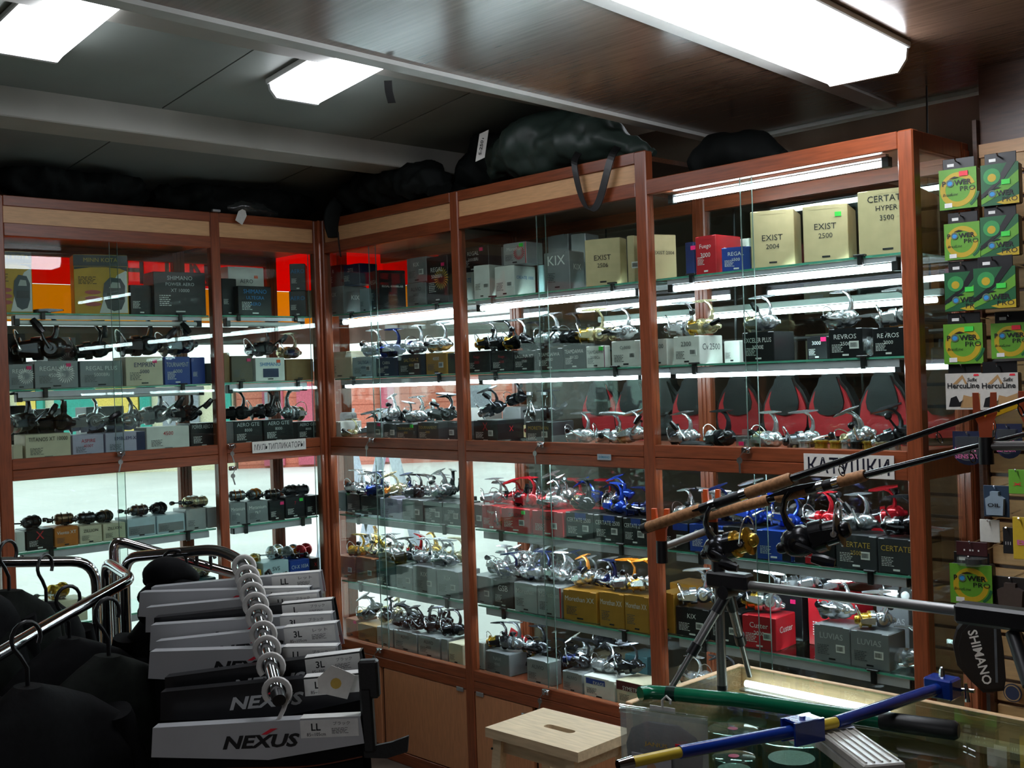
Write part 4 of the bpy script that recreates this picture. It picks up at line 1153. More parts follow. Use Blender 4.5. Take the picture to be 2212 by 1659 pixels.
box('A2', 'U2', 172, 174, 266, 780, 'gy', v=.055, side='L', t='REGAL PLUS|5000BRi', ti='w')
box('A2', 'U2', 271, 273, 353, 771, 'cr', v=.055, side='L', t='EMPRIN|5000', ti='n', tag_='pk')
box('A2', 'U2', 355, 357, 412, 771, 'bl', v=.055, side='L', t='TOURNAMENT|6000', ti='s')
box('A2', 'U2', 413, 415, 444, 772, 'bl', v=.06, side='L', foot=False)
box('A2', 'U2', 446, 447, 461, 785, 'dg', v=.07, side='L')
box('A2', 'U2', 18, 20, 59, 721, 'bk', v=.19, side='L', t='VECTOR', ti='s', dp=.12)
box('A2', 'U2', 104, 106, 167, 728, 'gy', v=.19, side='L', sun='w', dp=.12)
box('A1', 'U2', 483, 485, 498, 762, 'br', v=.07, side='L')
box('A1', 'U2', 500, 501, 547, 769, 'og', v=.06, side='L', tag_='pk')
box('A1', 'U2', 551, 553, 616, 773, 'wh', v=.055, side='L', t='SHIMANO', ti='b', tag_='or', band=[('nb', .25, .78, .15, .55)], fine='')
box('A1', 'U2', 617, 619, 678, 776, 'br', v=.055, side='L', fine='')
box('A2', 'M1', 26, 28, 50, 963, 'cr', v=.06, side='L')
box('A2', 'M1', 54, 56, 154, 940, 'cr', v=.05, side='L', t='TITANOS XT 10000', ti='k', tz=.80)
box('A2', 'M1', 156, 158, 225, 941, 'li', v=.055, side='L', t='ASPIRE|4500T', ti='r')
box('A2', 'M1', 227, 229, 314, 936, 'li', v=.055, side='L', t='EMBLEM X', ti='n', band=[('nb', .78, 1, 0, 1)])
box('A2', 'M1', 316, 318, 410, 924, 'wh', v=.055, side='L', t='4500', ti='r')
box('A2', 'M1', 411, 413, 469, 915, 'bk', v=.06, side='L', t='POWER AERO XT', ti='s', tz=.85)
box('A2', 'M1', 22, 24, 60, 877, 'dg', v=.19, side='L', sun='s', dp=.12)
box('A2', 'M1', 62, 64, 140, 885, 'gy', v=.20, side='L', dp=.11)
box('A2', 'M1', 188, 190, 271, 880, 'gy', v=.20, side='L', tag_='rd', dp=.11)
for i, (l, r_, tp) in enumerate(((504, 568, 911), (569, 634, 908), (641, 690, 912))):
    box('A1', 'M1', l, l + 2, r_, tp, 'bk', v=.05, side='L', t='AERO GTE|8000', ti='s', tz=.85, band=[('bl', .2, .6, .03, .1)])
box('A2', 'L1', 34, 35, 55, 1150, 'wh', v=.06, side='L')
box('A2', 'L1', 57, 58, 116, 1147, 'bk', v=.055, side='L', t='X', ti='r', th=.03)
box('A2', 'L1', 118, 119, 170, 1141, 'or', v=.055, side='L', t='Viento XT', ti='w')
box('A2', 'L1', 172, 173, 221, 1138, 'cr', v=.055, side='L', t='ZILLION', ti='k')
box('A2', 'L1', 223, 224, 272, 1133, 'cr', v=.055, side='L', t='ZILLION', ti='k')
box('A2', 'L1', 275, 276, 337, 1122, 'pb', v=.055, side='L', band=[('gy', .05, .95, .1, .6)])
box('A2', 'L1', 339, 340, 400, 1115, 'pb', v=.055, side='L', band=[('gy', .05, .95, .1, .6)])
box('A2', 'L1', 402, 403, 446, 1101, 'sv', v=.055, side='L')
box('A2', 'L1', 448, 449, 470, 1097, 'sv', v=.06, side='L')
box('A1', 'L1', 497, 498, 532, 1088, 'gy', v=.055, side='L', t='Metanium|Mg', ti='w')
box('A1', 'L1', 534, 535, 580, 1085, 'gy', v=.055, side='L', t='Metanium|Mg 7', ti='w')
box('A1', 'L1', 582, 583, 615, 1084, 'bk', v=.055, side='L', tag_='pk')
box('A1', 'L1', 617, 618, 659, 1076, 'bk', v=.055, side='L', t='7', ti='r', tag_='gn')
box('A1', 'L1', 661, 662, 692, 1072, 'bk', v=.055, side='L')
box('A2', 'L2', 90, 92, 190, 0, 'cr', v=.06, side='L', h=.085)
box('A2', 'L2', 430, 432, 468, 0, 'tl', v=.06, side='L', h=.085)
box('A1', 'L2', 500, 502, 566, 1240, 'yl', v=.06, side='L')
box('A1', 'L2', 569, 570, 625, 1217, 'pb', v=.055, side='L', t='SVS|CALCUTTA 200', ti='k')
box('A1', 'L2', 627, 628, 670, 1213, 'bl', v=.055, side='L', t='CV-X 103A', ti='w')
box('A1', 'L2', 672, 673, 692, 1207, 'bk', v=.06, side='L', t='X', ti='r')
for q in (('A2','U2',100,'dk','bk',1.75,150),('A2','U2',205,'bk','dk',1.35,165),('A2','U2',308,'dk','dk',1.6,175),('A2','U2',398,'dk','tn',1.5,180),
          ('A1','U2',570,'bk','dk',1.25,175),('A1','U2',645,'tn','gc',1.05,180),
          ('A2','M1',68,'dk','sv',1.4,200),('A2','M1',110,'bk','dk',1.3,150),('A2','M1',168,'sv','sv',1.4,165),('A2','M1',252,'sv','ch',1.4,170),('A2','M1',335,'gr','sv',1.45,175),('A2','M1',435,'bk','sv',1.35,172),
          ('A1','M1',513,'bk','bk',1.2,150),('A1','M1',575,'bk','bk',1.25,165),('A1','M1',648,'gr','gc',1.25,20)):
    reel(q[0], q[1], q[2], q[3], q[4], s=q[5], yaw=q[6], v=.115, pitch=rr.uniform(0, 8), tk=True)
for px, b_, s_, cs in ((68, 'bk', 'dk', 'A2'), (138, 'bz', 'bk', 'A2'), (186, 'dk', 'bk', 'A2'), (224, 'bk', 'bz', 'A2'), (300, 'dk', 'bz', 'A2'), (342, 'dk', 'dk', 'A2'), (412, 'gc', 'sv', 'A2'), (459, 'gc', 'sv', 'A2'),
                       (512, 'gr', 'or', 'A1'), (549, 'gr', 'or', 'A1'), (588, 'dk', 'bz', 'A1'), (628, 'bk', 'dk', 'A1'), (678, 'bk', 'bk', 'A1')):
    caster(cs, 'L1', px, b_, s_, 1.05)
for px, b_, s_, cs in ((125, 'gd', 'gd', 'A2'), (450, 'gc', 'gd', 'A2'), (543, 'gc', 'gd', 'A1'), (594, 'sv', 'gc', 'A1'), (628, 'gr', 'or', 'A1'), (676, 'rd', 'rd', 'A1')):
    caster(cs, 'L2', px, b_, s_, 1.1, round_=True, yaw=-60)
# ---------------------------------------------------------------- odd pieces on the third shelves
zb = shelf_z('B3', 'M1') + .001
for i, (px, c, r_) in enumerate(((1716, 'gc', .021), (1738, 'sv', .021), (1774, 'gd', .023), (1806, 'gd', .020), (1828, 'sv', .019), (1850, 'dk', .021), (1878, 'gd', .022), (1906, 'gc', .021), (1932, 'sv', .022))):
    u_ = solve_u('B', px, .065 if i % 2 else .075, zb)
    t = thing('spare_spool', '%s spare reel spool standing in the row, end case third shelf' % MET[c][0], 'spool', (u_, .065 if i % 2 else .075, zb), group='spare spools on the end case third shelf')
    MB().lathe([(0, r_ * .9), (.002, r_), (.006, r_), (.008, r_ * .84), (.024, r_ * .82), (.026, r_), (.031, r_), (.033, r_ * .7)], 18, 'z').build('drum', rmat(c), t)
    MB().lathe([(.0335, r_ * .5), (.036, r_ * .45)], 12, 'z').build('hub', rmat('dk'), t)
u_ = solve_u('B', 1608, .06, zb)
t = thing('clear_box', 'clear plastic reel box with pink tag, end case third shelf', 'box', (u_, .055, zb))
BLIS = glass('clear_case_plastic', 'eef4f2', .07, .6, rough=.04, haze=.06)
part('shell', BLIS, t, (-.028, .028, 0, .05, 0, .042), c=.002); part('price_tag', printed('tag_pink', 'e8246e'), t, (-.016, .002, -.002, 0, .012, .024)); part('hang_flap', BLIS, t, (-.02, .016, .024, .026, .043, .062)); MB().lathe([(.004, .018), (.03, .018)], 14, 'z', off=(0, .025, 0)).build('spool', rmat('sv'), t)
zb = shelf_z('B2', 'M1') + .001
for px, lab, v_ in ((1146, 'clear glass bottle with cream label, middle case third shelf', .20), (1178, 'clear glass bottle without label, middle case third shelf', .17)):
    u_ = solve_u('B', px, v_, zb + .08)
    t = thing('glass_bottle', lab, 'bottle', (u_, v_, zb))
    MB().lathe([(0, .026), (.004, .0285), (.075, .0285), (.10, .024), (.125, .012), (.165, .0105), (.168, .013), (.178, .013)], 18, 'z').build('glass', glass('bottle_glass', 'eef6f4', .10, .9), t)
    MB().lathe([(.178, .0125), (.190, .0125)], 12, 'z').build('cap', ALU, t)
    if 'cream' in lab:
        MB().lathe([(.015, .0290), (.062, .0290)], 18, 'z', cap=False).build('label', printed('bottle_label', 'd8cfa0'), t); MB().lathe([(-.0296, .008), (-.0288, .008)], 12, 'y', off=(0, 0, .042)).build('seal', printed('label_red_seal', '5a1c18'), t)
zb = shelf_z('B1', 'M1') + .001
u_ = solve_u('B', 750, .22, zb)
t = thing('grey_case', 'flat grey case with rounded corners leaning in the corner case', 'case', (u_, .22, zb))
b = MB(); ol = [(-.055, 0), (.055, 0), (.055, .095), (.050, .107), (.040, .112), (-.040, .112), (-.050, .107), (-.055, .095)]
b.prism(ol, 0, .02); b.build('shell', mat('grey_case_plastic', 'a7aaac', .4), t); MB().prism([(x * .9, .006 + z * .9) for x, z in ol], -.003, .0).build('face', mat('grey_case_face', '96999b', .45), t); part('badge', printed('sticker_grey', '9fb0b8'), t, (-.012, .02, -.0045, -.002, .03, .045))
reel('B1', 'M1', 760, 'gc', 'dk', s=.8, v=.085)
t = thing('folded_glove', 'black folded glove lying on the end case third shelf', 'glove', (solve_u('B', 1500, .075, shelf_z('B3', 'M1')), .075, shelf_z('B3', 'M1') + .001))
MB().lathe([(-.05, .004), (-.045, .012), (-.01, .016), (.03, .014), (.05, .006)], 12, 'x', 1.4, .7, (0, 0, .0115)).build('cuff', mat('black_wool', '131316', .8), t)
for k in range(4):
    MB().tube([(.03, -.014 + k * .009, .010), (.075 - .006 * abs(k - 1.5), -.018 + k * .012, .006)], [.0055, .004], 8).build('finger', mat('black_wool', '131316', .8), t)
# red-and-black blister standing behind the grey box on the bottom shelf
t = thing('reel_blister', 'red and black reel blister leaning in the middle case bottom shelf', 'pack', (solve_u('B', 1098, .2, .58), .2, LB - .009), (math.radians(-8), math.radians(20), 0))
part('card', cmat('rd'), t, (-.05, .05, 0, .004, .012, .13), c=.001); part('band', cmat('nb'), t, (-.05, .05, -.001, .0, .06, .095)); lettering('SIENNA', ink('w'), t, (0, -.0022, .078), .014, .07)
build_reels(); label_boxes(); label_reels()
# printed art on the motor cartons
for r in BOXES:
    if r['kind'] == 'motor carton':
        o, wd, h = r['o'], r['w'], r['h']
        def art(n, m, pts, y):
            MB().prism([(-wd / 2 + x * wd, z * h) for x, z in pts], y - .0004, y).build(n, m, o)
        art('white_field', printed('label_white', 'e6e6e2'), [(.98, .02), (.98, .74), (.80, .66), (.55, .30), (.45, .02)], -.0012)
        art('arch_print', cmat('bk'), [(.01, .80), (.99, .80), (.99, .72), (.85, .77), (.6, .79), (.3, .785), (.01, .75)], -.0014)
        art('motor_print', printed('motor_grey', '4c5258'), [(.60, .10), (.52, .32), (.55, .52), (.66, .62), (.86, .60), (.94, .48), (.93, .22), (.86, .08), (.72, .05)], -.0018)
        art('motor_window', printed('motor_light', 'b9bcb8'), [(.64, .44), (.70, .54), (.84, .53), (.86, .44)], -.0022)
        art('motor_shade', cmat('bk'), [(.58, .24), (.60, .36), (.90, .36), (.91, .24)], -.0022)
        for k in range(3):
            art('red_oval', printed('oval_red', 'c0605a'), [(.34 + .15 * math.cos(2 * PI * i / 14), .17 + .10 * k + .035 * math.sin(2 * PI * i / 14)) for i in range(14)], -.0024)
        link('fine_print', fine_mesh(), ink('k'), o, (-wd * .42, -.0016, h * .62), None, (wd * .34, 1, h * .14))
# ---------------------------------------------------------------- the room seen through the end bays
REDCLOTH = mat('red_nylon', 'd81e2c', .55, var=.08, scale=200, bump=.1)
BLKCLOTH = mat('black_nylon', '0e0f11', .5, var=.15, scale=200, bump=.15)
hr = thing('hanging_rail', 'dark metal rail that carries the red and black packs', 'rail', (1.1, .46, 1.70))
b = MB(); b.tube([(-.18, 0, 0), (1.72, 0, 0)], .008, 8); b.build('bar', BLACK, hr)
for x in (-.16, .80, 1.70):
    b = MB(); b.tube([(x, 0, .0), (x, .02, .70)], .005, 6); b.build('bracket', BLACK, hr)
lm = thing('strip_light', 'bare fluorescent strip above the hanging packs', 'lamp', (1.98, .43, 1.795))
part('housing', WHITEP, lm, (-.70, .70, -.012, .012, .012, .034), c=.003)
MB().tube([(-.68, 0, 0), (.68, 0, 0)], .009, 10).build('tube', emit('strip_tube', 'eaf4ff', 24.0), lm)
for x in (-.66, .66):
    MB().tube([(x, 0, .03), (x, .02, .655)], .003, 6).build('hanger', BLACK, lm)
def pack_proto():
    P_ = {}
    def outline(sc, dz=0):
        pts = [(.030, .285), (.036, .262), (.058, .235), (.078, .190), (.086, .140), (.082, .100), (.066, .074), (.040, .066)]
        o = [(x * sc, .16 + (z - .16) * sc + dz) for x, z in pts]
        return o + [(-x, z) for x, z in reversed(o)]
    P_['shell'] = MB().prism(outline(1.06), -.01, .055).mesh('shell')
    P_['front'] = MB().prism(outline(.93), -.03, -.009).mesh('front_panel')
    pk = [(.030, .283), (.048, .225), (.054, .195), (.050, .170), (.032, .152), (0, .146)]
    P_['pocket'] = MB().prism(pk + [(-x, z) for x, z in reversed(pk[:-1])], -.043, -.029).mesh('pocket')
    b_ = MB(); b_.box(-.070, .070, -.028, .05, -.01, .046, c=.012); P_['base'] = b_.mesh('base_pocket')
    b_ = MB(); b_.box(-.072, .072, -.022, .045, .046, .066, c=.004); P_['gap'] = b_.mesh('waist_band')
    b_ = MB(); b_.box(-.030, .030, .0, .022, .28, .372, c=.006); b_.tube([(0, .01, .365), (.0, .012, .385), (.0, .03, .395), (0, .036, .385)], .006, 6); P_['strap'] = b_.mesh('strap')
    return P_
PK = pack_proto()
for x, kind in ((1.235, 'r'), (1.41, 'r'), (1.555, 'k'), (1.69, 'r'), (1.895, 'r'), (2.09, 'r'), (2.265, 'r'), (2.455, 'r'), (2.645, 'r')):
    t = thing('hip_pack', 'black and red pack with pleated pocket hanging behind the end case' if kind == 'r' else 'plain black pack hanging between the red and black packs', 'pack', (x, .475, 1.305), (0, 0, rr.uniform(.15, .45)), 'packs on the hanging rail', .93)
    for n in ('shell', 'front', 'pocket', 'base', 'gap', 'strap'):
        m = REDCLOTH if n in ('front', 'base') and kind == 'r' else BLKCLOTH
        link({'front': 'front_panel', 'base': 'base_pocket', 'gap': 'waist_band'}.get(n, n), PK[n], m, t)
# wall shelves at the far side of the annex, with goods
rk = thing('wall_shelving', 'dark wooden wall shelving far behind the end case', 'shelving', (1.0, 2.2, 0))
for i, z in enumerate((.4, .8, 1.2, 1.55, 1.85)):
    part('shelf', DARKWOOD, rk, (0, 3.2, 0, .3, z, z + .025))
for x in (0, 1.06, 2.12, 3.18):
    part('upright', DARKWOOD, rk, (x, x + .03, 0, .3, 0, 2.2))
part('back', DARKWOOD, rk, (0, 3.2, .3, .32, 0, 2.2))
bxi = 0
for z in (1.225, 1.575, 1.875):
    x = .08
    while x < 3.0:
        wd = rr.uniform(.10, .22); hh = rr.uniform(.12, .22); c = rr.choice(('or', 'rd', 'dg', 'cr', 'br', 'bl', 'gy', 'bk'))
        t = thing('goods_box', '%s goods box on the far wall shelving, %s board' % (COLN[c][0], {1.225: 'lower', 1.575: 'middle', 1.875: 'upper'}[z]), 'box', (1.0 + x + wd / 2, 2.22, z + .001), group='goods on the far wall shelving')
        carton(t, wd, .2, hh, cmat(c)); part('label', printed('label_white', 'e6e6e2'), t, (-wd * .25, wd * .25, -.002, 0, hh * .3, hh * .6))
        x += wd + rr.uniform(.03, .2)
tl = ceiling_lamp('added fluorescent light brightening the room behind the end case', (3.9, 1.5, DZ), 1.2, .2, (0, 0, 0))  # out-of-sight fitting added for faint light in the annex
# slatted wall to the end of the case
SLAT = mat('slatwall_beech', 'c49a66', .45, var=.08, scale=10, stretch=(1.5, 9, 9))
ws = bpy.data.objects.new('wall_slatted', None); COL.objects.link(ws); struct(ws)
me = MB(); me.box(0, 1.9, 0, .012, .005, .061, c=.003); me = me.mesh('slat')
z = .02
while z < 2.14:
    link('slat', me, SLAT, ws, (2.835, .366, z)); z += .066
part('backing', DARKWOOD, ws, (2.835, 4.75, .380, .40, 0, 2.19))
part('head_board', BEECH, ws, (2.835, 4.75, .360, .40, 2.19, 2.228))
part('head_board', DARKWOOD, ws, (2.835, 4.75, .372, .40, 2.228, DZ))
part('end_board', DARKWOOD, ws, (2.822, 2.834, .35, .40, 0, 2.30))
struct(part('wall_side', PLASTER, None, (4.75, 4.85, .36, 4.5, 0, DZ)))
# ---- packs on the slatted wall
PY = .10
def hook(parent, z, L=None):
    L = .362 - parent.location.y
    b_ = MB(); b_.tube([(0, L, z), (0, -.012, z), (0, -.018, z + .006)], .0022, 6); return b_.build('hook', CHROME, parent)
CLEAR = glass('clear_blister', 'eef4f0', .06, .6, rough=.05, haze=.05)
LIME, YLO, DGR = printed('pack_lime', '5f9c2a'), printed('pack_yellow', 'bca01c'), printed('pack_dark_green', '0e5a30')
def disc(r, n=24, cx=0, cz=0, a0=0, a1=2 * PI, r0=0):
    if r0 == 0 and a1 - a0 > 6.2:
        return [(cx + r * math.cos(a0 + (a1 - a0) * i / n), cz + r * math.sin(a0 + (a1 - a0) * i / n)) for i in range(n)]
    o = [(cx + r * math.cos(a0 + (a1 - a0) * i / n), cz + r * math.sin(a0 + (a1 - a0) * i / n)) for i in range(n + 1)]
    return o + [(cx + r0 * math.cos(a0 + (a1 - a0) * i / n), cz + r0 * math.sin(a0 + (a1 - a0) * i / n)) for i in range(n, -1, -1)]
def clipped(pts, wd, h):
    return [(max(-wd / 2, min(wd / 2, x)), max(-h / 2, min(h / 2, z))) for x, z in pts]
def flat(name, m, parent, pts, y, th=.0006):
    return MB().prism(pts, y - th, y).build(name, m, parent)
def line_pack(label, l, r_, tp, bt, kind, tagc=None, y=PY, yaw=.15, dz=0):
    a, c = ray_at(l, bt, 'y', y), ray_at(r_, tp, 'y', y)
    wd, h = (c.x - a.x), c.z - a.z
    wd = wd / math.cos(yaw) * .98
    zc = (solve_z(tp, (a.x + c.x) / 2, y) + solve_z(bt, (a.x + c.x) / 2, y)) / 2
    h = solve_z(tp, (a.x + c.x) / 2, y) - solve_z(bt, (a.x + c.x) / 2, y)
    t = thing('line_pack', label, 'pack', ((a.x + c.x) / 2, y, zc), (0, 0, yaw), 'line packs on the slatted wall')
    part('box', BLACK, t, (-wd / 2, wd / 2, .001, .040, -h / 2, h / 2), c=.004)
    part('hang_card', BLACK, t, (-wd * .42, wd * .42, .012, .014, h / 2, h / 2 + .030), c=.001)
    part('hole_mark', printed('label_white', 'e6e6e2'), t, (-wd * .3, -wd * .12, .0108, .0122, h / 2 + .008, h / 2 + .016))
    hook(t, h / 2 + .018)
    if kind == 1:
        flat('face', LIME, t, [(x, z) for x, z in ((-wd / 2, -h / 2), (wd / 2, -h / 2), (wd / 2, h / 2), (-wd / 2, h / 2))], .0005, .001)
        flat('yellow_ring', YLO, t, disc(h * .43, 28, 0, -h * .02, .3, 2 * PI + .0, h * .30), -.0006)
        flat('green_ring', DGR, t, disc(h * .53, 24, 0, -h * .02, -.95, -.2, h * .46), -.0006)
        lz = h * .15
    else:
        flat('face', DGR, t, [(-wd / 2, -h / 2), (wd / 2, -h / 2), (wd / 2, h / 2), (-wd / 2, h / 2)], .0005, .001)
        flat('lime_sweep', LIME, t, [(-wd / 2, -h * .34), (-wd * .1, -h * .12), (wd / 2, h * .30), (wd / 2, h * .02), (wd * .1, -h * .22), (-wd / 2, -h * .46)], -.0006)
        flat('dark_sweep', BLACK, t, [(-wd / 2, -h * .22), (-wd * .1, h * .05), (wd * .2, h * .5), (wd * .42, h * .5), (wd * .1, h * .1), (-wd / 2, -h * .32)], -.0008)
        flat('yellow_foot', YLO, t, [(-wd * .1, -h * .44), (wd / 2, -h * .30), (wd / 2, -h / 2), (wd * .1, -h / 2)], -.0010)
        flat('lens', printed('pack_green', '2f8f4a'), t, disc(h * .2, 20, -wd * .2, h * .2), -.0012)
        flat('yellow_core', YLO, t, disc(h * .1, 16, -wd * .2, h * .17), -.0016)
        lz = -h * .22
    k = INK
    lettering('P', k, t, (-wd * .36, -.0022, lz), h * .13, bold=.03)
    flat('emblem_ring', printed('emblem_grey', '5b6d62'), t, disc(h * .095, 20, -wd * .2, lz, 0, 2 * PI - .01, h * .06), -.0018)
    flat('emblem_drop', printed('emblem_blue', '2f8fd0'), t, disc(h * .06, 16, -wd * .2, lz - h * .01), -.0018)
    flat('fish_mark', k, t, [(-wd * .22, lz + h * .11), (-wd * .08, lz + h * .16), (wd * .04, lz + h * .13), (-wd * .06, lz + h * .11)], -.0018)
    lettering('WER', k, t, (wd * .14, -.0022, lz), h * .13, wd * .46, bold=.03)
    lettering('PRO', k, t, (wd * .26, -.0022, lz - h * .16), h * .12, wd * .40)
    if kind == 1:
        lettering('BraidLine', k, t, (-wd * .2, -.0022, -h * .13), h * .07, wd * .4, slant=.3)
        part('size_box', printed('label_white', 'e6e6e2'), t, (-wd * .36, -wd * .16, -.002, 0, -h * .45, -h * .34))
    if tagc:
        part('price_tag', printed('tag_' + TAGC[tagc][0], TAGC[tagc][1]), t, (wd * .05, wd * .28, -.0034, 0, h * .30 if kind == 1 else -h * .02, h * .42 if kind == 1 else h * .10))
    return t
line_pack('lime green line box with red price tag, top of the slatted wall', 2032, 2107, 364, 451, 1, 'rd')
line_pack('dark green line box with bright tag, topmost by the ceiling board', 2122, 2198, 353, 442, 2, 'gn')
line_pack('lime green line box without tag under the red-tagged one', 2043, 2114, 481, 560, 1)
line_pack('dark green line box with green tag, second from the top', 2121, 2198, 466, 553, 2, 'gn')
line_pack('dark green line box half covered by its neighbour, third row', 2044, 2119, 587, 671, 2, 'gn', y=.10)
line_pack('dark green line box overlapping its neighbour, third row', 2107, 2191, 577, 666, 2, 'gn', y=.045)
line_pack('lime green line box above the white line boxes', 2042, 2120, 699, 786, 1, 'gn')
line_pack('lime green line box with red tag below the dark green ones', 2144, 2222, 697, 774, 1, 'rd')
line_pack('yellow green line card hanging low beside the glass case', 2056, 2140, 1219, 1305, 1, y=.06)
WHT = printed('pack_white', 'c9c5bd')
for i, (l, r_, lab) in enumerate(((2046, 2118, 'white line box with brown mountain print beside the glass case'), (2120, 2197, 'white line box with brown mountain print behind the orange fork'))):
    a, c = ray_at(l, 884, 'y', PY), ray_at(r_, 806, 'y', PY)
    wd = c.x - a.x; zc = (a.z + c.z) / 2; h = .098
    t = thing('line_pack', lab, 'pack', ((a.x + c.x) / 2, PY, zc), (0, 0, .12), 'line packs on the slatted wall')
    part('box', BLACK, t, (-wd / 2, wd / 2, .001, .035, -h / 2, h / 2), c=.003)
    part('hang_card', BLACK, t, (-wd * .45, wd * .45, .012, .014, h / 2, h / 2 + .03)); hook(t, h / 2 + .018)
    flat('face', WHT, t, [(-wd / 2, -h / 2), (wd / 2, -h / 2), (wd / 2, h / 2), (-wd / 2, h / 2)], .0005, .001)
    br_ = printed('pack_tan', 'b08a5c')
    flat('peak_print', br_, t, [(-wd * .3, h * .2), (-wd * .02, h * .46), (wd * .12, h * .2), (wd * .05, h * .2), (-wd * .02, h * .36), (-wd * .18, h * .2)], -.0006)
    flat('rock_print', br_, t, [(-wd * .1, -h * .45), (wd * .48, -h * .45), (wd * .48, -h * .05), (wd * .2, -h * .15), (0, -h * .1)], -.0006)
    lettering('Sufix', INK, t, (wd * .25, -.002, h * .32), h * .10, slant=.25, bold=.02)
    lettering('HercuLine', INK, t, (0, -.002, h * .16), h * .15, wd * .88, bold=.02)
    flat('red_flash', printed('tag_red', 'e8283c'), t, [(wd * .28, h * .42), (wd * .44, h * .42), (wd * .42, h * .47), (wd * .30, h * .47)], -.0008)
    flat('figure_print', INK, t, [(-wd * .42, -h * .42), (-wd * .36, -h * .18), (-wd * .2, -h * .12), (-wd * .12, -h * .3), (0, -h * .22), (-wd * .05, -h * .42)], -.0006)
NAVY = printed('pack_navy', '1a2240'); PINK = printed('pack_pink', 'd06a9a')
for l, r_, tp, bt, lab, s_ in ((2061, 2126, 932, 1004, 'navy blue round-bottomed blister with pink lettering by the case', 'BERKLEY'), (2152, 2206, 918, 988, 'navy blue blister with pink lettering behind the grey rod bar', 'SENSOR')):
    a, c = ray_at(l, bt, 'y', PY), ray_at(r_, tp, 'y', PY); wd = c.x - a.x; zc = (a.z + c.z) / 2; h = .092
    t = thing('blister_pack', lab, 'pack', ((a.x + c.x) / 2, PY, zc), (0, 0, .1))
    o = [(-wd / 2, h / 2), (-wd / 2, -h * .1)] + [(wd / 2 * math.cos(q), -h * .1 + h * .4 * math.sin(q)) for q in [PI + PI * i / 10 for i in range(1, 10)]] + [(wd / 2, -h * .1), (wd / 2, h / 2)]
    MB().prism(o, .0, .004).build('card', NAVY, t); MB().prism([(x * .7, z * .7) for x, z in o], -.02, .0).build('blister', CLEAR, t)
    lettering('LIGHT' if s_ == 'BERKLEY' else s_, PINK, t, (0, -.022, -h * .02), h * .13, wd * .7, bold=.02)
    lettering('SENSOR', PINK, t, (0, -.022, -h * .22), h * .13, wd * .7, bold=.02)
    hook(t, h * .42)
def simple_pack(label, l, r_, tp, bt, col, name='blister_pack', inner=None, txt=None, ti=INK, y=PY, yaw=.1):
    a, c = ray_at(l, bt, 'y', y), ray_at(r_, tp, 'y', y); wd = c.x - a.x; zc = (a.z + c.z) / 2; h = c.z - a.z
    t = thing(name, label, 'pack', ((a.x + c.x) / 2, y, zc), (0, 0, yaw))
    part('card', printed('card_' + col, col), t, (-wd / 2, wd / 2, 0, .003, -h / 2, h / 2), c=.001)
    if inner:
        o = [(-wd * .32, -h * .42), (wd * .32, -h * .42), (wd * .36, h * .1), (wd * .16, h * .2), (wd * .16, h * .32), (-wd * .16, h * .32), (-wd * .16, h * .2), (-wd * .36, h * .1)]
        MB().prism(o, -.018, -.0005).build('bottle', printed('card_' + inner, inner), t)
    if txt:
        lettering(txt, ti, t, (0, -.0205 if inner else -.0016, -h * .1), h * .12, wd * .5, bold=.02)
    hook(t, h * .44)
    return t
simple_pack('blue grey bottle in a blister on the slatted wall', 2127, 2178, 1050, 1115, '2a3c50', inner='8fa2b0', txt='OIL')
simple_pack('bright green and red pack above the yellow pack', 2180, 2216, 1015, 1066, '6fb03a', txt='X', ti=printed('tag_red', 'e8283c'))
simple_pack('white rounded price card hanging on the slatted wall', 2118, 2158, 1124, 1170, 'd8d6cc', name='price_card')
simple_pack('black pack with white barcode beside the yellow one', 2168, 2188, 1140, 1195, '1c1c20', txt='I I I', ti=printed('label_white', 'e6e6e2'))
simple_pack('yellow pack with pink print on the slatted wall', 2190, 2222, 1118, 1207, 'd0b030', txt='B', ti=PINK)
simple_pack('red and black slim box on a hook above the yellow green card', 2067, 2131, 1173, 1198, '3a1418', txt='I II I', ti=printed('label_white', 'e6e6e2'), y=.07)
simple_pack('dark mesh bag of lures low on the slatted wall', 2150, 2222, 1250, 1310, '24211f', name='lure_bag', inner='4a3f3a')
t = thing('spool_case', 'clear round spool case on the hook under the slim box', 'case', ray_at(2100, 1207, 'y', .06) + Vector((0, 0, -.006)), (0, 0, .1))
MB().lathe([(-.010, .036), (-.009, .038), (.009, .038), (.010, .036)], 20, 'z').build('shell', CLEAR, t)
MB().lathe([(-.007, .018), (.007, .018)], 14, 'z').build('core', BLACK, t)
# black pouch with white lettering
a = ray_at(2120, 1410, 'y', .05)
t = thing('reel_pouch', 'black teardrop pouch with white lettering hanging below the rod bar', 'pouch', a, (0, 0, .5))
o = [(-.040, .085), (.0, .098), (.045, .09), (.052, .02), (.056, -.06), (.050, -.092), (.0, -.10), (-.030, -.07), (-.062, -.03), (-.070, .02), (-.058, .062)]
MB().prism(o, -.022, .022).build('body', BLKCLOTH, t)
MB().prism([(x * .9 + .004, z * .9) for x, z in o], -.027, -.0215).build('front_panel', BLKCLOTH, t)
lettering('SHIMANO', printed('label_white', 'e6e6e2'), t, (-.006, -.0285, -.005), .024, .145, rot=(0, math.radians(76), 0), bold=.02)
part('zip', mat('zip_grey', '5a626a', .4), t, (.030, .036, -.0285, -.026, -.07, .07))
b = MB(); b.tube([(0, 0, .095), (0, .03, .13), (0, .30, .135)], .003, 6); b.build('strap', BLKCLOTH, t)
t = thing('round_badge', 'round dark badge with pale ring on the slatted wall', 'badge', ray_at(2187, 1497, 'y', .345))
MB().lathe([(0, .026), (.004, .026)], 24, 'y').build('disc', NAVY, t)
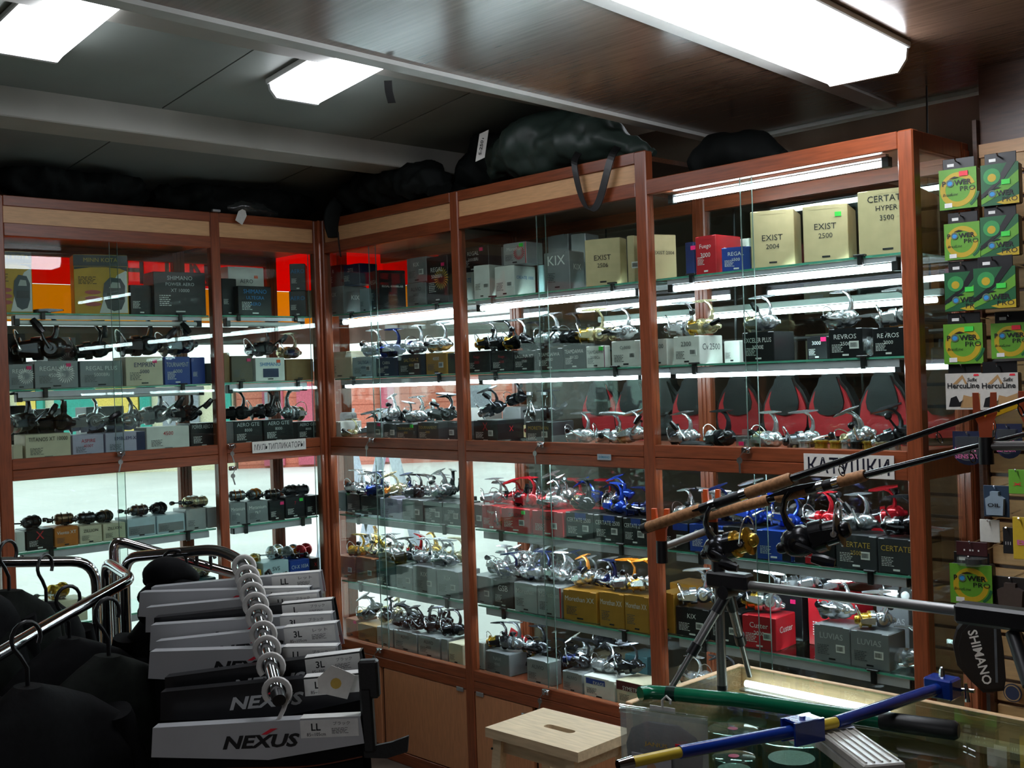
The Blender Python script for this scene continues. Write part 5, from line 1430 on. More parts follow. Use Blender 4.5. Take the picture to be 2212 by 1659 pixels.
flat('ring', printed('pack_tan', 'b08a5c'), t, disc(.023, 24, 0, 0, 0, 2 * PI - .01, .020), -.0005)
# ---------------------------------------------------------------- things on top of the cases
from mathutils import noise as mnoise
def catmull(P_, n):
    P_ = [Vector(p) for p in P_]
    out = []
    for i in range(len(P_) - 1):
        p0, p1, p2, p3 = P_[max(i - 1, 0)], P_[i], P_[i + 1], P_[min(i + 2, len(P_) - 1)]
        for k in range(n):
            t = k / n
            out.append(.5 * ((2 * p1) + (p2 - p0) * t + (2 * p0 - 5 * p1 + 4 * p2 - p3) * t * t + (3 * p1 - p0 - 3 * p2 + p3) * t ** 3))
    out.append(P_[-1])
    return out
def soft(name, m, parent, pts, rads, flat_=.7, amp=.02, freq=9, n=20, per=8, zmin=None, zmax=None, seed=0):
    """a slack fabric bundle along a path; wrinkled, flattened where it lies on zmin"""
    path = catmull([(p[0], p[1], p[2]) for p in pts], per)
    R_ = catmull([(r, 0, 0) for r in rads], per)
    rows = []
    for i, p in enumerate(path):
        a, b_ = path[max(i - 1, 0)], path[min(i + 1, len(path) - 1)]
        t = (b_ - a).normalized()
        up = Vector((0, 0, 1)) if abs(t.z) < .85 else Vector((1, 0, 0))
        x = t.cross(up).normalized(); y = x.cross(t).normalized()
        row = []
        for k in range(n):
            q = 2 * PI * k / n
            d = math.cos(q) * x + flat_ * math.sin(q) * y
            v = p + d * R_[i].x
            w_ = mnoise.noise(v * freq + Vector((seed, 0, 0))) + .5 * mnoise.noise(v * freq * 2.7 + Vector((0, seed, 0)))
            v = v + d.normalized() * amp * w_ * (1 if R_[i].x > .02 else .3)
            if zmin is not None: v.z = max(v.z, zmin + .004 * mnoise.noise(v * 15))
            if zmax is not None: v.z = min(v.z, zmax)
            row.append(tuple(v))
        rows.append(row)
    b_ = MB(); b_.grid(rows, closed_u=True)
    for row in (rows[0], rows[-1]):
        c = Vector((0, 0, 0))
        for v in row: c += Vector(v)
        c /= len(row); b_.add(list(row) + [tuple(c)], [(k, (k + 1) % n, n) for k in range(n)], True)
    return b_.build(name, m, parent, sharp=75)
def strap(name, m, parent, pts, wd, side, th=.0015, per=8):
    path = catmull(pts, per); s = Vector(side).normalized() * wd / 2
    rows = []
    for i, p in enumerate(path):
        a, b_ = path[max(i - 1, 0)], path[min(i + 1, len(path) - 1)]
        nrm = (b_ - a).normalized().cross(s).normalized() * th
        rows.append([tuple(p - s - nrm), tuple(p + s - nrm), tuple(p + s + nrm), tuple(p - s + nrm)])
    return MB().grid(rows, closed_u=True, smooth=False).build(name, m, parent)
GREENBAG = mat('dark_green_nylon', '2a3832', .5, var=.12, scale=30, bump=.12)
DARKBAG = mat('black_green_cloth', '0f1312', .75, spec=.2, var=.2, scale=30, bump=.15)
COATM = mat('black_coat_cloth', '0a0a0c', .8, spec=.15, var=.2, scale=60, bump=.2)
OLIVEC = mat('dark_olive_cloth', '101410', .8, spec=.15, var=.2, scale=60, bump=.2)
TOPZ = HTOP
t = thing('rod_bag', 'dark green rod bag with white label lying on the middle case', 'bag', (1.3, .12, TOPZ))
g = lambda *P_: [(x - 1.3, y - .12, z - TOPZ) for x, y, z in P_]
soft('body', GREENBAG, t, g((1.03, .10, 2.400), (1.09, .11, 2.425), (1.22, .12, 2.46), (1.40, .13, 2.455), (1.60, .13, 2.425), (1.76, .14, 2.375), (1.82, .14, 2.352)), (.035, .075, .125, .12, .085, .04, .012), .9, .034, 9, 36, 14, zmin=.004, seed=3)
lab = MB(); lab.obox((1.105 - 1.3, -.002 - .12, 2.480 - TOPZ), (.017, .008, .006), (0, .0008, 0), (.014, 0, .05)); lb = lab.build('paper_label', printed('sign_paper', 'd9d6cf'), t)
lettering('S-250T', INK, t, (1.105 - 1.3, -.006 - .12, 2.480 - TOPZ), .013, .070, rot=(0, math.radians(-77), math.radians(20)), bold=.02)
strap('strap', BLACK, t, g((1.585, .012, 2.375), (1.590, -.016, 2.33), (1.617, -.018, 2.22), (1.655, -.018, 2.165), (1.70, -.018, 2.19), (1.755, -.016, 2.32), (1.765, .012, 2.365)), .030, (.75, 0, -.35))
t = thing('cloth_bag', 'black cloth bundle slumped over the corner case', 'bag', (.45, .12, TOPZ))
g = lambda *P_: [(x - .45, y - .12, z - TOPZ) for x, y, z in P_]
soft('body', DARKBAG, t, g((.03, .10, 2.37), (.20, .10, 2.42), (.38, .09, 2.45), (.58, .08, 2.43), (.72, .06, 2.40), (.80, .05, 2.36)), (.05, .10, .12, .11, .085, .04), .85, .05, 10, 34, 14, zmin=.004, zmax=.165, seed=9)
soft('flap', DARKBAG, t, g((.16, .0, 2.40), (.155, -.032, 2.34), (.15, -.036, 2.28), (.155, -.034, 2.24)), (.03, .04, .036, .028), .35, .006, 12, 14, 6, seed=2)
strap('strap', BLACK, t, g((.19, -.03, 2.26), (.195, -.03, 2.20), (.205, -.03, 2.15)), .008, (1, 0, 0))
t = thing('cloth_bag', 'black cloth bag standing behind the green rod bag', 'bag', (.9, .2, TOPZ))
g = lambda *P_: [(x - .9, y - .2, z - TOPZ) for x, y, z in P_]
soft('body', DARKBAG, t, g((.74, .20, 2.36), (.82, .20, 2.43), (.93, .22, 2.49), (1.08, .24, 2.53), (1.22, .25, 2.50)), (.05, .09, .11, .09, .05), .9, .045, 10, 30, 12, zmin=.004, zmax=.235, seed=5)
t = thing('cloth_bag', 'black rucksack lying behind the header of the end case', 'bag', (2.05, .24, 2.24))
g = lambda *P_: [(x - 2.05, y - .24, z - 2.24) for x, y, z in P_]
soft('body', DARKBAG, t, g((1.93, .22, 2.29), (2.02, .23, 2.31), (2.14, .24, 2.31), (2.26, .24, 2.28)), (.05, .08, .075, .035), .9, .02, 9, 20, 8, zmin=.004, seed=6)
for i, (y0, y1, lab, sd) in enumerate(((-1.36, -.72, 'long black bag lying on the wide window case', 11), (-.70, .10, 'long black bag lying on the narrow window case', 14))):
    t = thing('cloth_bag', lab, 'bag', (-.17, (y0 + y1) / 2, TOPZ))
    g = [(0, y0 - (y0 + y1) / 2 + (y1 - y0) * k / 4, .075 + .012 * (k % 2)) for k in range(5)]
    soft('body', DARKBAG, t, g, (.03, .11, .13, .12, .03), .75, .045, 10, 30, 12, zmin=.004, zmax=.13, seed=sd)
t = thing('plastic_bag', 'clear plastic bag with paper price tag on the narrow window case', 'bag', (-.05, -.30, TOPZ))
soft('film', glass('plastic_film', 'e8ecec', .10, .5, rough=.15, haze=.04), t, [(0, -.13, .03), (.01, -.06, .035), (.0, .03, .034), (-.01, .12, .025)], (.012, .034, .032, .014), .9, .014, 22, 16, 8, zmin=.003, seed=4)
b = MB(); b.prism([(-.022, -.028), (.014, -.034), (.022, .012), (.010, .030), (-.006, .030), (-.020, .014)], 0, .001, axis='x'); o = b.build('price_tag', printed('sign_paper', 'd9d6cf'), t); o.location = (.078, -.105, -.012); o.rotation_euler = (-.35, .0, 0)
t = thing('metal_clip', 'small bright clip on the top rail of the window case', 'clip', (.0, -.51, TOPZ))
part('plate', ALU, t, (-.005, .012, -.018, .018, .001, .012), c=.002)
t = thing('ceiling_strap', 'short black strap hanging from the ceiling trim', 'strap', (1.765, -.95, DZ - .012))
strap('band', BLACK, t, [(0, 0, 0), (.0, .002, -.03), (.006, .006, -.062)], .022, (.7, .7, 0))

# ---------------------------------------------------------------- counter
CX0, CX1, CY0, CY1, CZ = 2.549, 4.15, -.935, -.493, .85
ct_ = thing('counter', 'pine framed glass display counter in front of the end case', 'counter', (CX0, CY0, 0))
q = lambda x0, x1, y0, y1, z0, z1: (x0 - CX0, x1 - CX0, y0 - CY0, y1 - CY0, z0, z1)
part('side_panel', PINE, ct_, q(CX0, CX0 + .020, CY0, CY1, 0, CZ), c=.002)
part('side_panel', PINE, ct_, q(CX1 - .02, CX1, CY0, CY1, 0, CZ), c=.002)
part('back_panel', PINE, ct_, q(CX0 + .02, CX1 - .02, CY1 - .018, CY1, 0, CZ), c=.002)
part('back_rail', PINE, ct_, q(CX0 + .02, CX1 - .02, CY1 - .075, CY1 - .018, CZ - .070, CZ - .052), c=.002)
part('plinth', PINE, ct_, q(CX0 + .02, CX1 - .02, CY0, CY1 - .018, 0, .42), c=.002)
part('glass_top', SHELFGLASS, ct_, q(CX0 + .021, CX1 - .021, CY0 + .001, CY1 - .019, CZ - .007, CZ - .001))
part('glass_front', SHELFGLASS, ct_, q(CX0 + .021, CX1 - .021, CY0 + .001, CY0 + .006, .42, CZ - .008))
s_ = part('glass_shelf', SHELFGLASS, ct_, q(CX0 + .021, CX1 - .021, CY0 + .03, CY1 - .08, .665, .671))
part('edge', GEDGE, s_, q(CX0 + .021, CX1 - .021, CY0 + .029, CY0 + .030, .665, .671))
fx = part('lamp', ALU, ct_, q(CX0 + .04, 2.99, CY1 - .055, CY1 - .020, CZ - .050, CZ - .047))
b = MB(); b.tube([(2.60 - CX0, -.535 - CY0, CZ - .034), (2.985 - CX0, -.535 - CY0, CZ - .034)], .0085, 10); b.build('tube', emit('counter_tube', 'f4f8ff', 9.0), fx)
# line spools in the counter
for i, (x, y, z, r_, h, tg) in enumerate(((2.705, -.74, .672, .055, .10, 'pink'), (2.86, -.66, .672, .06, .12, None), (2.90, -.80, .672, .062, .13, 'pink'), (3.03, -.70, .672, .055, .10, None), (2.80, -.87, .672, .045, .09, 'pink'), (3.12, -.86, .672, .05, .09, None), (3.22, -.72, .672, .05, .11, None), (2.66, -.62, .672, .045, .08, None))):
    t = thing('line_spool', ('clear round line tub with pink price dot inside the counter' if tg else 'clear round line tub inside the counter'), 'spool', (x, y, z), (0, 0, 0), 'line tubs in the counter')
    MB().lathe([(0, r_ * .96), (.003, r_), (h - .012, r_), (h - .010, r_ * 1.04), (h - .001, r_ * 1.04), (h, r_ * .9)], 24, 'z').build('tub', CLEAR, t)
    MB().lathe([(.004, r_ * .8), (h * .7, r_ * .8)], 20, 'z').build('line', mat('wound_line', '5d6a6a', .4, var=.2, scale=200), t)
    if tg:
        MB().lathe([(h + .0005, .012), (h + .0012, .012)], 12, 'z').build('price_dot', printed('tag_pink', 'e8246e'), t)
for i, (x, y, c, lab) in enumerate(((3.16, -.80, 'rd', 'flat red packet inside the counter'), (3.32, -.78, 'og', 'flat olive packet inside the counter'), (3.40, -.66, 'gy', 'flat grey packet inside the counter'))):
    t = thing('flat_packet', lab, 'packet', (x, y, .672)); part('sleeve', cmat(c), t, (-.05, .05, -.03, .03, .0, .012), c=.002); part('label', printed('label_white', 'e6e6e2'), t, (-.03, .02, -.02, .02, .0118, .0126))
# green bent handle with black grip
GREENT = mat('green_enamel', '0d6b4a', .18, var=.04, coat=.5)
t = thing('bent_handle', 'green lacquered bent tube with black grip on the counter', 'handle', (2.70, -.85, CZ))
pts = [(2.578, -.915, .868), (2.590, -.890, .868), (2.635, -.868, .868), (2.700, -.845, .868), (2.79, -.812, .868), (2.965, -.776, .868), (3.085, -.752, .868)]
path = catmull(pts, 8)
off = Vector((2.70, -.85, CZ))
MB().tube([p - off for p in path], .0165, 14).build('tube', GREENT, t)
MB().tube([p - off for p in path[14:18]], .0172, 14).build('dark_sleeve', mat('dark_green_enamel', '0a2a22', .25), t)
e0, e1 = Vector(pts[-1]), Vector((3.235, -.716, .868))
MB().tube([e0 - off, e0.lerp(e1, .04) - off, e0.lerp(e1, .95) - off, e1 - off], [.0175, .0195, .0195, .014], 14).build('grip', mat('black_rubber', '141416', .45), t)
# blue and yellow folding crank
BLUE, YELT = mat('blue_enamel', '16358c', .22, var=.04, coat=.4), mat('yellow_enamel', 'd2b640', .3, var=.05)
t = thing('folding_crank', 'blue and yellow steel folding crank lying across the counter', 'crank', (3.05, -.95, CZ))
off = Vector((3.05, -.95, CZ))
A0, A1, A2, A3, A4 = Vector((2.935, -1.36, .905)), Vector((2.966, -1.262, .905)), Vector((3.062, -1.005, .905)), Vector((3.086, -.925, .905)), Vector((3.128, -.575, .905))
MB().tube([A0 - off, A1 - off], .010, 12).build('yellow_sleeve', YELT, t)
MB().tube([A1 - off, A2 - off], .0125, 12).build('lower_tube', BLUE, t)
MB().tube([A2 - off, A3 - off], .011, 12).build('yellow_sleeve', YELT, t)
MB().tube([A3 - off, A4 - off], .0125, 12).build('upper_tube', BLUE, t)
dr = (A3 - A2).normalized(); sd = Vector((dr.y, -dr.x, 0))
b = MB(); b.obox(A2 - off, dr * .032, sd * .004 + Vector((0, 0, 0)), (0, 0, .022)); j = MB()
for s in (-1, 1):
    j.obox(A2 - off + sd * s * .019, dr * .036, sd * .0025, Vector((0, 0, .022)))
j.obox(A2 - off + Vector((0, 0, .020)), dr * .030, sd * .019, Vector((0, 0, .0025)))
j.build('hinge_fork', BLUE, t)
MB().lathe([(-.027, .006), (.027, .006)], 8, 'z', off=tuple(A2 - off)).build('hinge_bolt', CHROME, t)
b = MB(); b.box(-.032, .032, -.024, .024, -.022, .022, c=.004); o = b.build('end_bracket', BLUE, t); o.location = A4 - off + Vector((0, .012, .0))
b = MB(); b.lathe([(.022, .007), (.036, .006), (.044, .003)], 8, 'z'); o = b.build('top_bolt', CHROME, t); o.location = A4 - off + Vector((0, .012, 0))
b = MB(); b.tube([(.03, 0, .0), (.075, -.01, .006)], .004, 8); b.tube([(.055, -.006, .018), (.058, -.006, -.02)], [.003, .006], 8); o = b.build('wing_nut', CHROME, t); o.location = A4 - off + Vector((0, .012, 0))
b = MB(); b.tube([A0 - off, A0 - off - (A1 - A0).normalized() * .03], [.012, .009], 10); b.build('end_cap', CHROME, t)
# ribbed clear box
t = thing('tackle_box', 'long clear ribbed plastic tackle box on the counter', 'box', (3.16, -.975, CZ + .0005), (0, 0, math.radians(-36)))
PLAST = mat('frosted_plastic', 'd6d1c8', .25, var=.05, trans=.35)
part('base', PLAST, t, (-.115, .115, -.038, .038, 0, .022), c=.003); part('lid', PLAST, t, (-.116, .116, -.039, .039, .0225, .040), c=.003)
for k in range(5):
    part('rib', PLAST, t, (-.105, .105, -.030 + k * .015 - .0015, -.030 + k * .015 + .0015, .0402, .0425))
part('label', printed('card_label_pale', 'c8d0e0'), t, (-.112, -.082, -.034, .034, .0430, .0436))
# zip bag with gloves, hung on the counter edge
t = thing('zip_bag', 'clear zip bag with black gloves and portrait card at the counter corner', 'bag', (2.70, -.985, .735), (0, 0, .22))
MB().lathe([(-.045, .03), (-.035, .07), (.0, .088), (.05, .092), (.085, .078), (.105, .04)], 22, 'z', 1.0, .16).build('gloves', mat('black_knit', '1a1a1d', .8, bump=.3, scale=150), t)
b = MB(); rows = []
for j in range(9):
    z = -.03 + j * .02; th = .018 * math.sin(PI * (j + .6) / 9.5) + .001
    rows.append([(-.105, 0, z), (-.05, -th - .004, z), (0, -th - .008, z + .002), (.05, -th - .004, z), (.105, 0, z), (.05, th * .4, z), (0, th * .5, z), (-.05, th * .4, z)])
b.grid(rows, closed_u=True); b.build('film', glass('zip_film', 'eef2f2', .12, .6, rough=.10, haze=.26), t)
part('zip', CLEAR, t, (-.106, .106, -.003, .003, .118, .126)); part('zip', CLEAR, t, (-.106, .106, -.003, .003, .130, .134))
b = MB(); b.box(-.03, .03, -.001, .001, .13, .142); b.tube([(0, 0, .14), (0, 0, .156), (.010, 0, .166), (.020, 0, .158), (.019, 0, .150)], .0028, 6); b.build('hanger', mat('white_plastic', 'd8d8d2', .35), t)
lettering('JANUS', printed('print_g', 'c9a64a'), t, (.0, -.037, .068), .011, .055, bold=.01)
part('price_tag', printed('tag_red', 'e8283c'), t, (.045, .066, -.036, -.0345, .060, .078))
part('portrait_card', printed('card_grey', 'a8a8ac'), t, (-.06, .035, -.0365, -.035, -.035, .045))
flat('portrait', printed('card_coat', '20222a'), t, [(-.045, -.033), (.02, -.033), (.014, -.006), (.0, .004), (-.02, .006), (-.036, -.004)], -.0368)
flat('portrait', printed('card_skin', 'b58c70'), t, disc(.011, 14, -.012, .018), -.0368)
# ---------------------------------------------------------------- stool
t = thing('step_stool', 'beech step stool with slotted top in front of the cupboards', 'stool', (1.78, -.375, 0), (0, 0, math.radians(2)))
W2, D2, SZ = .195, .135, .5
STOOLW = mat('stool_birch', 'c2a887', .55, var=.10, scale=8, stretch=(1.5, 10, 10), bump=.05)
b = MB()   # seat with a hand slot
n = 8
slot = [(.045 + .016 * math.cos(a), .016 * math.sin(a)) for a in [-PI / 2 + PI * i / n for i in range(n + 1)]] + [(-.045 + .016 * math.cos(a), .016 * math.sin(a)) for a in [PI / 2 + PI * i / n for i in range(n + 1)]]
outer = []
for x, y in slot:
    k = min(W2 / abs(x) if abs(x) > 1e-6 else 9, D2 / abs(y) if abs(y) > 1e-6 else 9); outer.append((x * k, y * k))
outer2 = list(outer)
for c in ((W2, D2), (W2, -D2), (-W2, D2), (-W2, -D2)):
    i = min(range(len(outer2)), key=lambda i: (outer2[i][0] - c[0]) ** 2 + (outer2[i][1] - c[1]) ** 2); outer2[i] = c
m_ = len(slot)
vs = [(x, y, z) for z in (SZ - .030, SZ) for L_ in (slot, outer2) for x, y in L_]
fs = []
for i in range(m_):
    j = (i + 1) % m_
    fs += [(i, j, m_ + j, m_ + i), (2 * m_ + i, 3 * m_ + i, 3 * m_ + j, 2 * m_ + j), (m_ + i, m_ + j, 3 * m_ + j, 3 * m_ + i), (i, 2 * m_ + i, 2 * m_ + j, j)]
b.add(vs, fs); b.build('seat', STOOLW, t)
for sx in (-1, 1):
    for sy in (-1, 1):
        b = MB(); b.obox((sx * (W2 - .025), sy * (D2 - .012), (SZ - .03) / 2), (.018, 0, 0), (0, .014, 0), (-sx * .018, -sy * .012, (SZ - .03) / 2)); b.build('leg', STOOLW, t)
        MB().lathe([(0, .004), (.003, .004)], 8, 'y', off=(sx * (W2 - .032), sy * (D2 + .0) - (.005 if sy < 0 else -.002), SZ - .06)).build('screw', BLACK, t)
for sy in (-1, 1):
    part('apron', STOOLW, t, (-W2 + .05, W2 - .05, sy * (D2 - .03) - .009, sy * (D2 - .03) + .009, SZ - .075, SZ - .031), c=.002)
for sx in (-1, 1):
    part('side_apron', STOOLW, t, (sx * (W2 - .045) - .009, sx * (W2 - .045) + .009, -D2 + .03, D2 - .03, SZ - .075, SZ - .031), c=.002)
    part('stretcher', STOOLW, t, (sx * (W2 - .02) - .009, sx * (W2 - .02) + .009, -D2 + .02, D2 - .02, .16, .20), c=.002)
part('step', STOOLW, t, (-W2 + .02, W2 - .02, -D2 - .02, D2 - .08, .200, .222), c=.002)

# ---------------------------------------------------------------- rod pod with two rods
GUN = mat('anodised_grey', '8a8988', .38, .75, var=.05, scale=40, stretch=(1, 20, 20)); ORG = mat('orange_plastic', 'e2602a', .4, var=.04); BLKM = mat('black_joint', '17171a', .4)
CORK = mat('cork', 'a8784e', .7, var=.2, scale=120, bump=.2); BLANK = mat('black_blank', '0e0f12', .15, coat=.5)
pod = thing('rod_pod', 'grey rod pod with orange forks standing on the glass counter', 'rod pod', (2.66, -.72, CZ))
off = Vector((2.66, -.72, CZ))
def V(*p): return Vector(p) - off
def seg(name, m, a, b_, r, n=12, r1=None):
    return MB().tube([a, b_], [r, r1 if r1 else r], n).build(name, m, pod)
AP = V(2.668, -.72, 1.112)
seg('main_bar', GUN, V(2.72, -.72, 1.105), V(3.262, -.72, 1.110), .0115)
b = MB(); b.box(-.030, .085, -.020, .020, -.020, .020, c=.006); o = b.build('joint', BLKM, pod); o.location = AP
seg('upright', GUN, V(2.664, -.72, .856), V(2.664, -.72, 1.20), .0115)
seg('upright_foot', BLKM, V(2.664, -.72, .8505), V(2.664, -.72, .862), .0118)
b = MB(); b.lathe([(-.05, .016), (.05, .016)], 12, 'z'); o = b.build('upright_sleeve', BLKM, pod); o.location = V(2.664, -.72, 1.175)
F1, F2, F0 = V(2.597, -.845, .8505), V(2.640, -.575, .8505), V(2.690, -.72, 1.085)
for F in (F1, F2):
    d = F0.lerp(F, .52)
    seg('leg', GUN, F0.lerp(F, .10), d, .0105); seg('leg_tip', GUN, d, F, .007); seg('leg_clamp', BLKM, F0.lerp(F, .50), F0.lerp(F, .60), .0135); seg('leg_socket', BLKM, F0, F0.lerp(F, .2), .0135)
b = MB(); b.lathe([(-.022, .016), (.022, .016)], 12, 'y'); o = b.build('hinge', BLKM, pod); o.location = F0
# right end joint and legs
b = MB(); b.box(-.02, .14, -.022, .022, -.020, .020, c=.006); o = b.build('joint', BLKM, pod); o.location = V(3.262, -.72, 1.108)
G0 = V(3.35, -.72, 1.08)
for F in (V(3.50, -.88, .8505), V(3.47, -.56, .8505)):
    seg('leg_socket', BLKM, G0, G0.lerp(F, .35), .014); seg('leg', mat('pale_aluminium', 'a9adb0', .35, .8), G0.lerp(F, .30), F, .011)
seg('upright', GUN, V(3.56, -.74, 1.10), V(3.56, -.80, 1.45), .010)
seg('main_bar', GUN, V(3.38, -.72, 1.108), V(3.58, -.735, 1.108), .0115)
# cross bars with forks
def fork(base, tag_h=.075):
    b_ = MB()
    b_.prism([(-.010, 0), (.010, 0), (.012, .028), (.020, .046), (.020, tag_h), (.010, tag_h), (.008, .052), (0, .040), (-.008, .052), (-.010, tag_h), (-.020, tag_h), (-.020, .046), (-.012, .028)], -.006, .006)
    o_ = b_.build('fork', ORG, pod); o_.location = base; o_.rotation_euler = (0, 0, .35)
    c = MB(); c.lathe([(-.045, .013), (.004, .0125)], 12, 'z'); c = c.build('fork_socket', BLKM, o_)
LF0, LF1 = V(2.664, -.735, 1.232), V(2.672, -.935, 1.213)
seg('cross_bar', GUN, LF0, LF1, .0085); fork(LF0 + Vector((0, 0, .012)), .080); fork(LF1 + Vector((0, 0, .012)), .075)
RF0, RF1, RF2 = V(3.372, -.86, 1.448), V(3.445, -.838, 1.449), V(3.57, -.80, 1.45)
seg('cross_bar', GUN, RF0, RF2, .0085); fork(RF0 + Vector((0, 0, .012)), .085); fork(RF1 + Vector((0, 0, .012)), .085)
def rod(label, butt, tip, grips, gl):
    d = (tip - butt).normalized(); L = (tip - butt).length
    t_ = thing('fishing_rod', label, 'fishing rod', butt)
    P_ = lambda s: d * s
    for a, c in grips:
        MB().tube([P_(a), P_(a + .004), P_(c - .004), P_(c)], [.0105, .0125, .0125, .0105], 12).build('cork_grip', CORK, t_)
    MB().tube([P_(-.012), P_(.002)], [.0115, .0125], 12).build('butt_cap', BLKM, t_)
    a, c = gl
    MB().tube([P_(a), P_(c)], .0110, 12).build('reel_seat', BLKM, t_)
    for s in (a + .03, c - .02):
        MB().tube([P_(s), P_(s + .016)], .0128, 12).build('seat_ring', CHROME, t_)
    st = max(g_[1] for g_ in grips)
    MB().tube([P_(0), P_(st), P_(L)], [.0075, .0075, .0042], 10).build('blank', BLANK, t_)
    up = (Vector((0, 0, 1)) - d * d.z).normalized()
    for s in (.55, .78, .95):
        if s * L > st + .05:
            g_ = MB(); c0_ = P_(s * L) - up * .018; sd_ = d.cross(up)
            g_.tube([c0_ + .010 * (math.cos(q_) * up + math.sin(q_) * sd_) for q_ in [2 * PI * i / 12 for i in range(12)]], .0012, 6, closed=True)
            g_.tube([P_(s * L), c0_ + up * .009], .0012, 5); g_.build('line_guide', BLANK, t_)
    return t_, d, up
b1 = Vector((2.640, -.945, 1.257)); t1 = b1.lerp(Vector((3.413, -.945, 1.518)), 1.10); t1.y = -.90
rod('fishing rod with thick cork handle resting in the near orange fork', b1, t1, [(0, .155), (.275, .385)], (.15, .28))
b2 = Vector((2.652, -.742, 1.262)); t2 = Vector((3.50, -.815, 1.488))
rod('thinner fishing rod with cork handle resting behind the other rod', b2, t2, [(.0, .19), (.215, .30), (.385, .45)], (.30, .39))
def rod_reel(label, p, s, yaw, body, spool):
    o_ = thing('spinning_reel', label, 'reel', p, (0, math.radians(-16), yaw), None, s)
    for n_ in ('body', 'foot', 'rotor', 'spool', 'bail'):
        link(n_, RM[n_], rmat({'spool': spool, 'bail': 'ch'}.get(n_, body)), o_)
    h_ = link('handle', RM['handle'], rmat('bk'), o_, (-.014, -.019, Z0 - .001), (0, math.radians(40), 0)); link('knob', RM['tknob'], rmat('bk'), h_)
dd = (t1 - b1).normalized()
p1 = b1 + dd * .225; rod_reel('black spinning reel with gold rim clamped under the near rod', p1 + Vector((.0, 0, -.128)), 1.12, math.radians(10), 'dk', 'gd')
d2 = (t2 - b2).normalized(); p2 = b2 + d2 * .345
rod_reel('big black spinning reel clamped under the thinner rod', Vector((p2.x - .03, p2.y, p2.z - .15)), 1.35, math.radians(20), 'bk', 'bk')
t = thing('spoon_lure', 'silver spoon lure hanging beside the orange fork', 'lure', ray_at(2142, 922, 'y', -.80))
MB().lathe([(-.024, .001), (-.016, .007), (0, .0095), (.014, .0065), (.024, .001)], 12, 'z', 1, .45).build('spoon', CHROME, t); MB().tube([(0, 0, .024), (0, .0, .05)], .0008, 5).build('split_wire', CHROME, t)
t = thing('yellow_lure', 'yellow black-spotted strap lure behind the orange forks', 'lure', ray_at(2172, 872, 'y', -.62))
b = MB(); b.prism([(-.05, -.026), (.0, -.002), (.06, .022), (.06, .004), (.0, -.018), (-.04, -.034)], -.006, .006); b.build('body', mat('yellow_rubber', 'd8a81c', .35), t)
for x, z in ((-.012, -.013), (.008, .0), (.028, .006)):
    MB().lathe([(-.0068, .003), (.0068, .003)], 8, 'y', off=(x, 0, z)).build('spot', BLACK, t)
# ---------------------------------------------------------------- chrome clothes racks
def bend(pts, r, per=6):
    """round the corners of a polyline"""
    pts = [Vector(p) for p in pts]
    out = [pts[0]]
    for i in range(1, len(pts) - 1):
        a, b_, c = pts[i - 1], pts[i], pts[i + 1]
        da, dc = (a - b_), (c - b_)
        k = min(r, da.length * .45, dc.length * .45)
        p, q_ = b_ + da.normalized() * k, b_ + dc.normalized() * k
        for j in range(per + 1):
            s = j / per
            out.append((1 - s) ** 2 * p + 2 * s * (1 - s) * b_ + s * s * q_)
    out.append(pts[-1])
    return out
AD = at_depth
RACK0 = AD(245, 1300, 2.72); RACK0.z = 0
rk = thing('clothes_rack', 'chrome four-arm clothes rack with waterfall arms', 'clothes rack', RACK0)
def rtube(name, pts, r=.0125, rb=.06):
    return MB().tube([p - RACK0 for p in bend(pts, rb)], r, 14).build(name, CHROME, rk)
def down(p, z=.03):
    return Vector((p.x, p.y, z))
ARM = [AD(470, 1186, 2.62), AD(524, 1212, 2.55), AD(560, 1332, 2.28), AD(600, 1500, 2.02)]
pB = AD(268, 1215, 2.76)
rtube('arm', [down(pB), pB + Vector((0, 0, .012)), ARM[0], ARM[1], ARM[2], ARM[3]], .0125, .05)
pC = AD(245, 1165, 2.92)
rtube('arm', [down(pC), pC, AD(640, 1278, 3.15)], .0125, .03)
pA = AD(206, 1212, 2.82)
rtube('arm', [down(pA), pA, AD(-120, 1216, 2.62), AD(-160, 1300, 2.5)], .0125, .06)
pD = AD(228, 1212, 2.78)
rtube('arm', [down(pD), pD, AD(285, 1250, 2.62), AD(130, 1335, 2.22), AD(-160, 1505, 1.72)], .0125, .045)
b = MB()
for a in range(4):
    q_ = a * PI / 2 + .4
    b.tube([Vector((0, 0, .03)), Vector((.45 * math.cos(q_), .45 * math.sin(q_), .02))], .014, 10)
b.build('base', CHROME, rk)
MB().tube([ARM[3] - RACK0, ARM[3] - RACK0 + (ARM[3] - ARM[2]).normalized() * .02], [.0135, .012], 14).build('end_cap', BLACK, rk)
armv = (ARM[3] - ARM[2])
for s, (px, py, d) in enumerate(((425, 1206, 3.0), (455, 1215, 3.03), (540, 1240, 3.1), (575, 1250, 3.12), (612, 1255, 3.14))):
    p = AD(px, py, d) - RACK0
    b = MB(); b.tube([p + Vector((0, 0, -.018)), p + Vector((0, 0, .016)), p + Vector((.016, 0, .024)), p + Vector((.024, 0, .014))], .005, 8); b.build('peg', BLACK, rk)
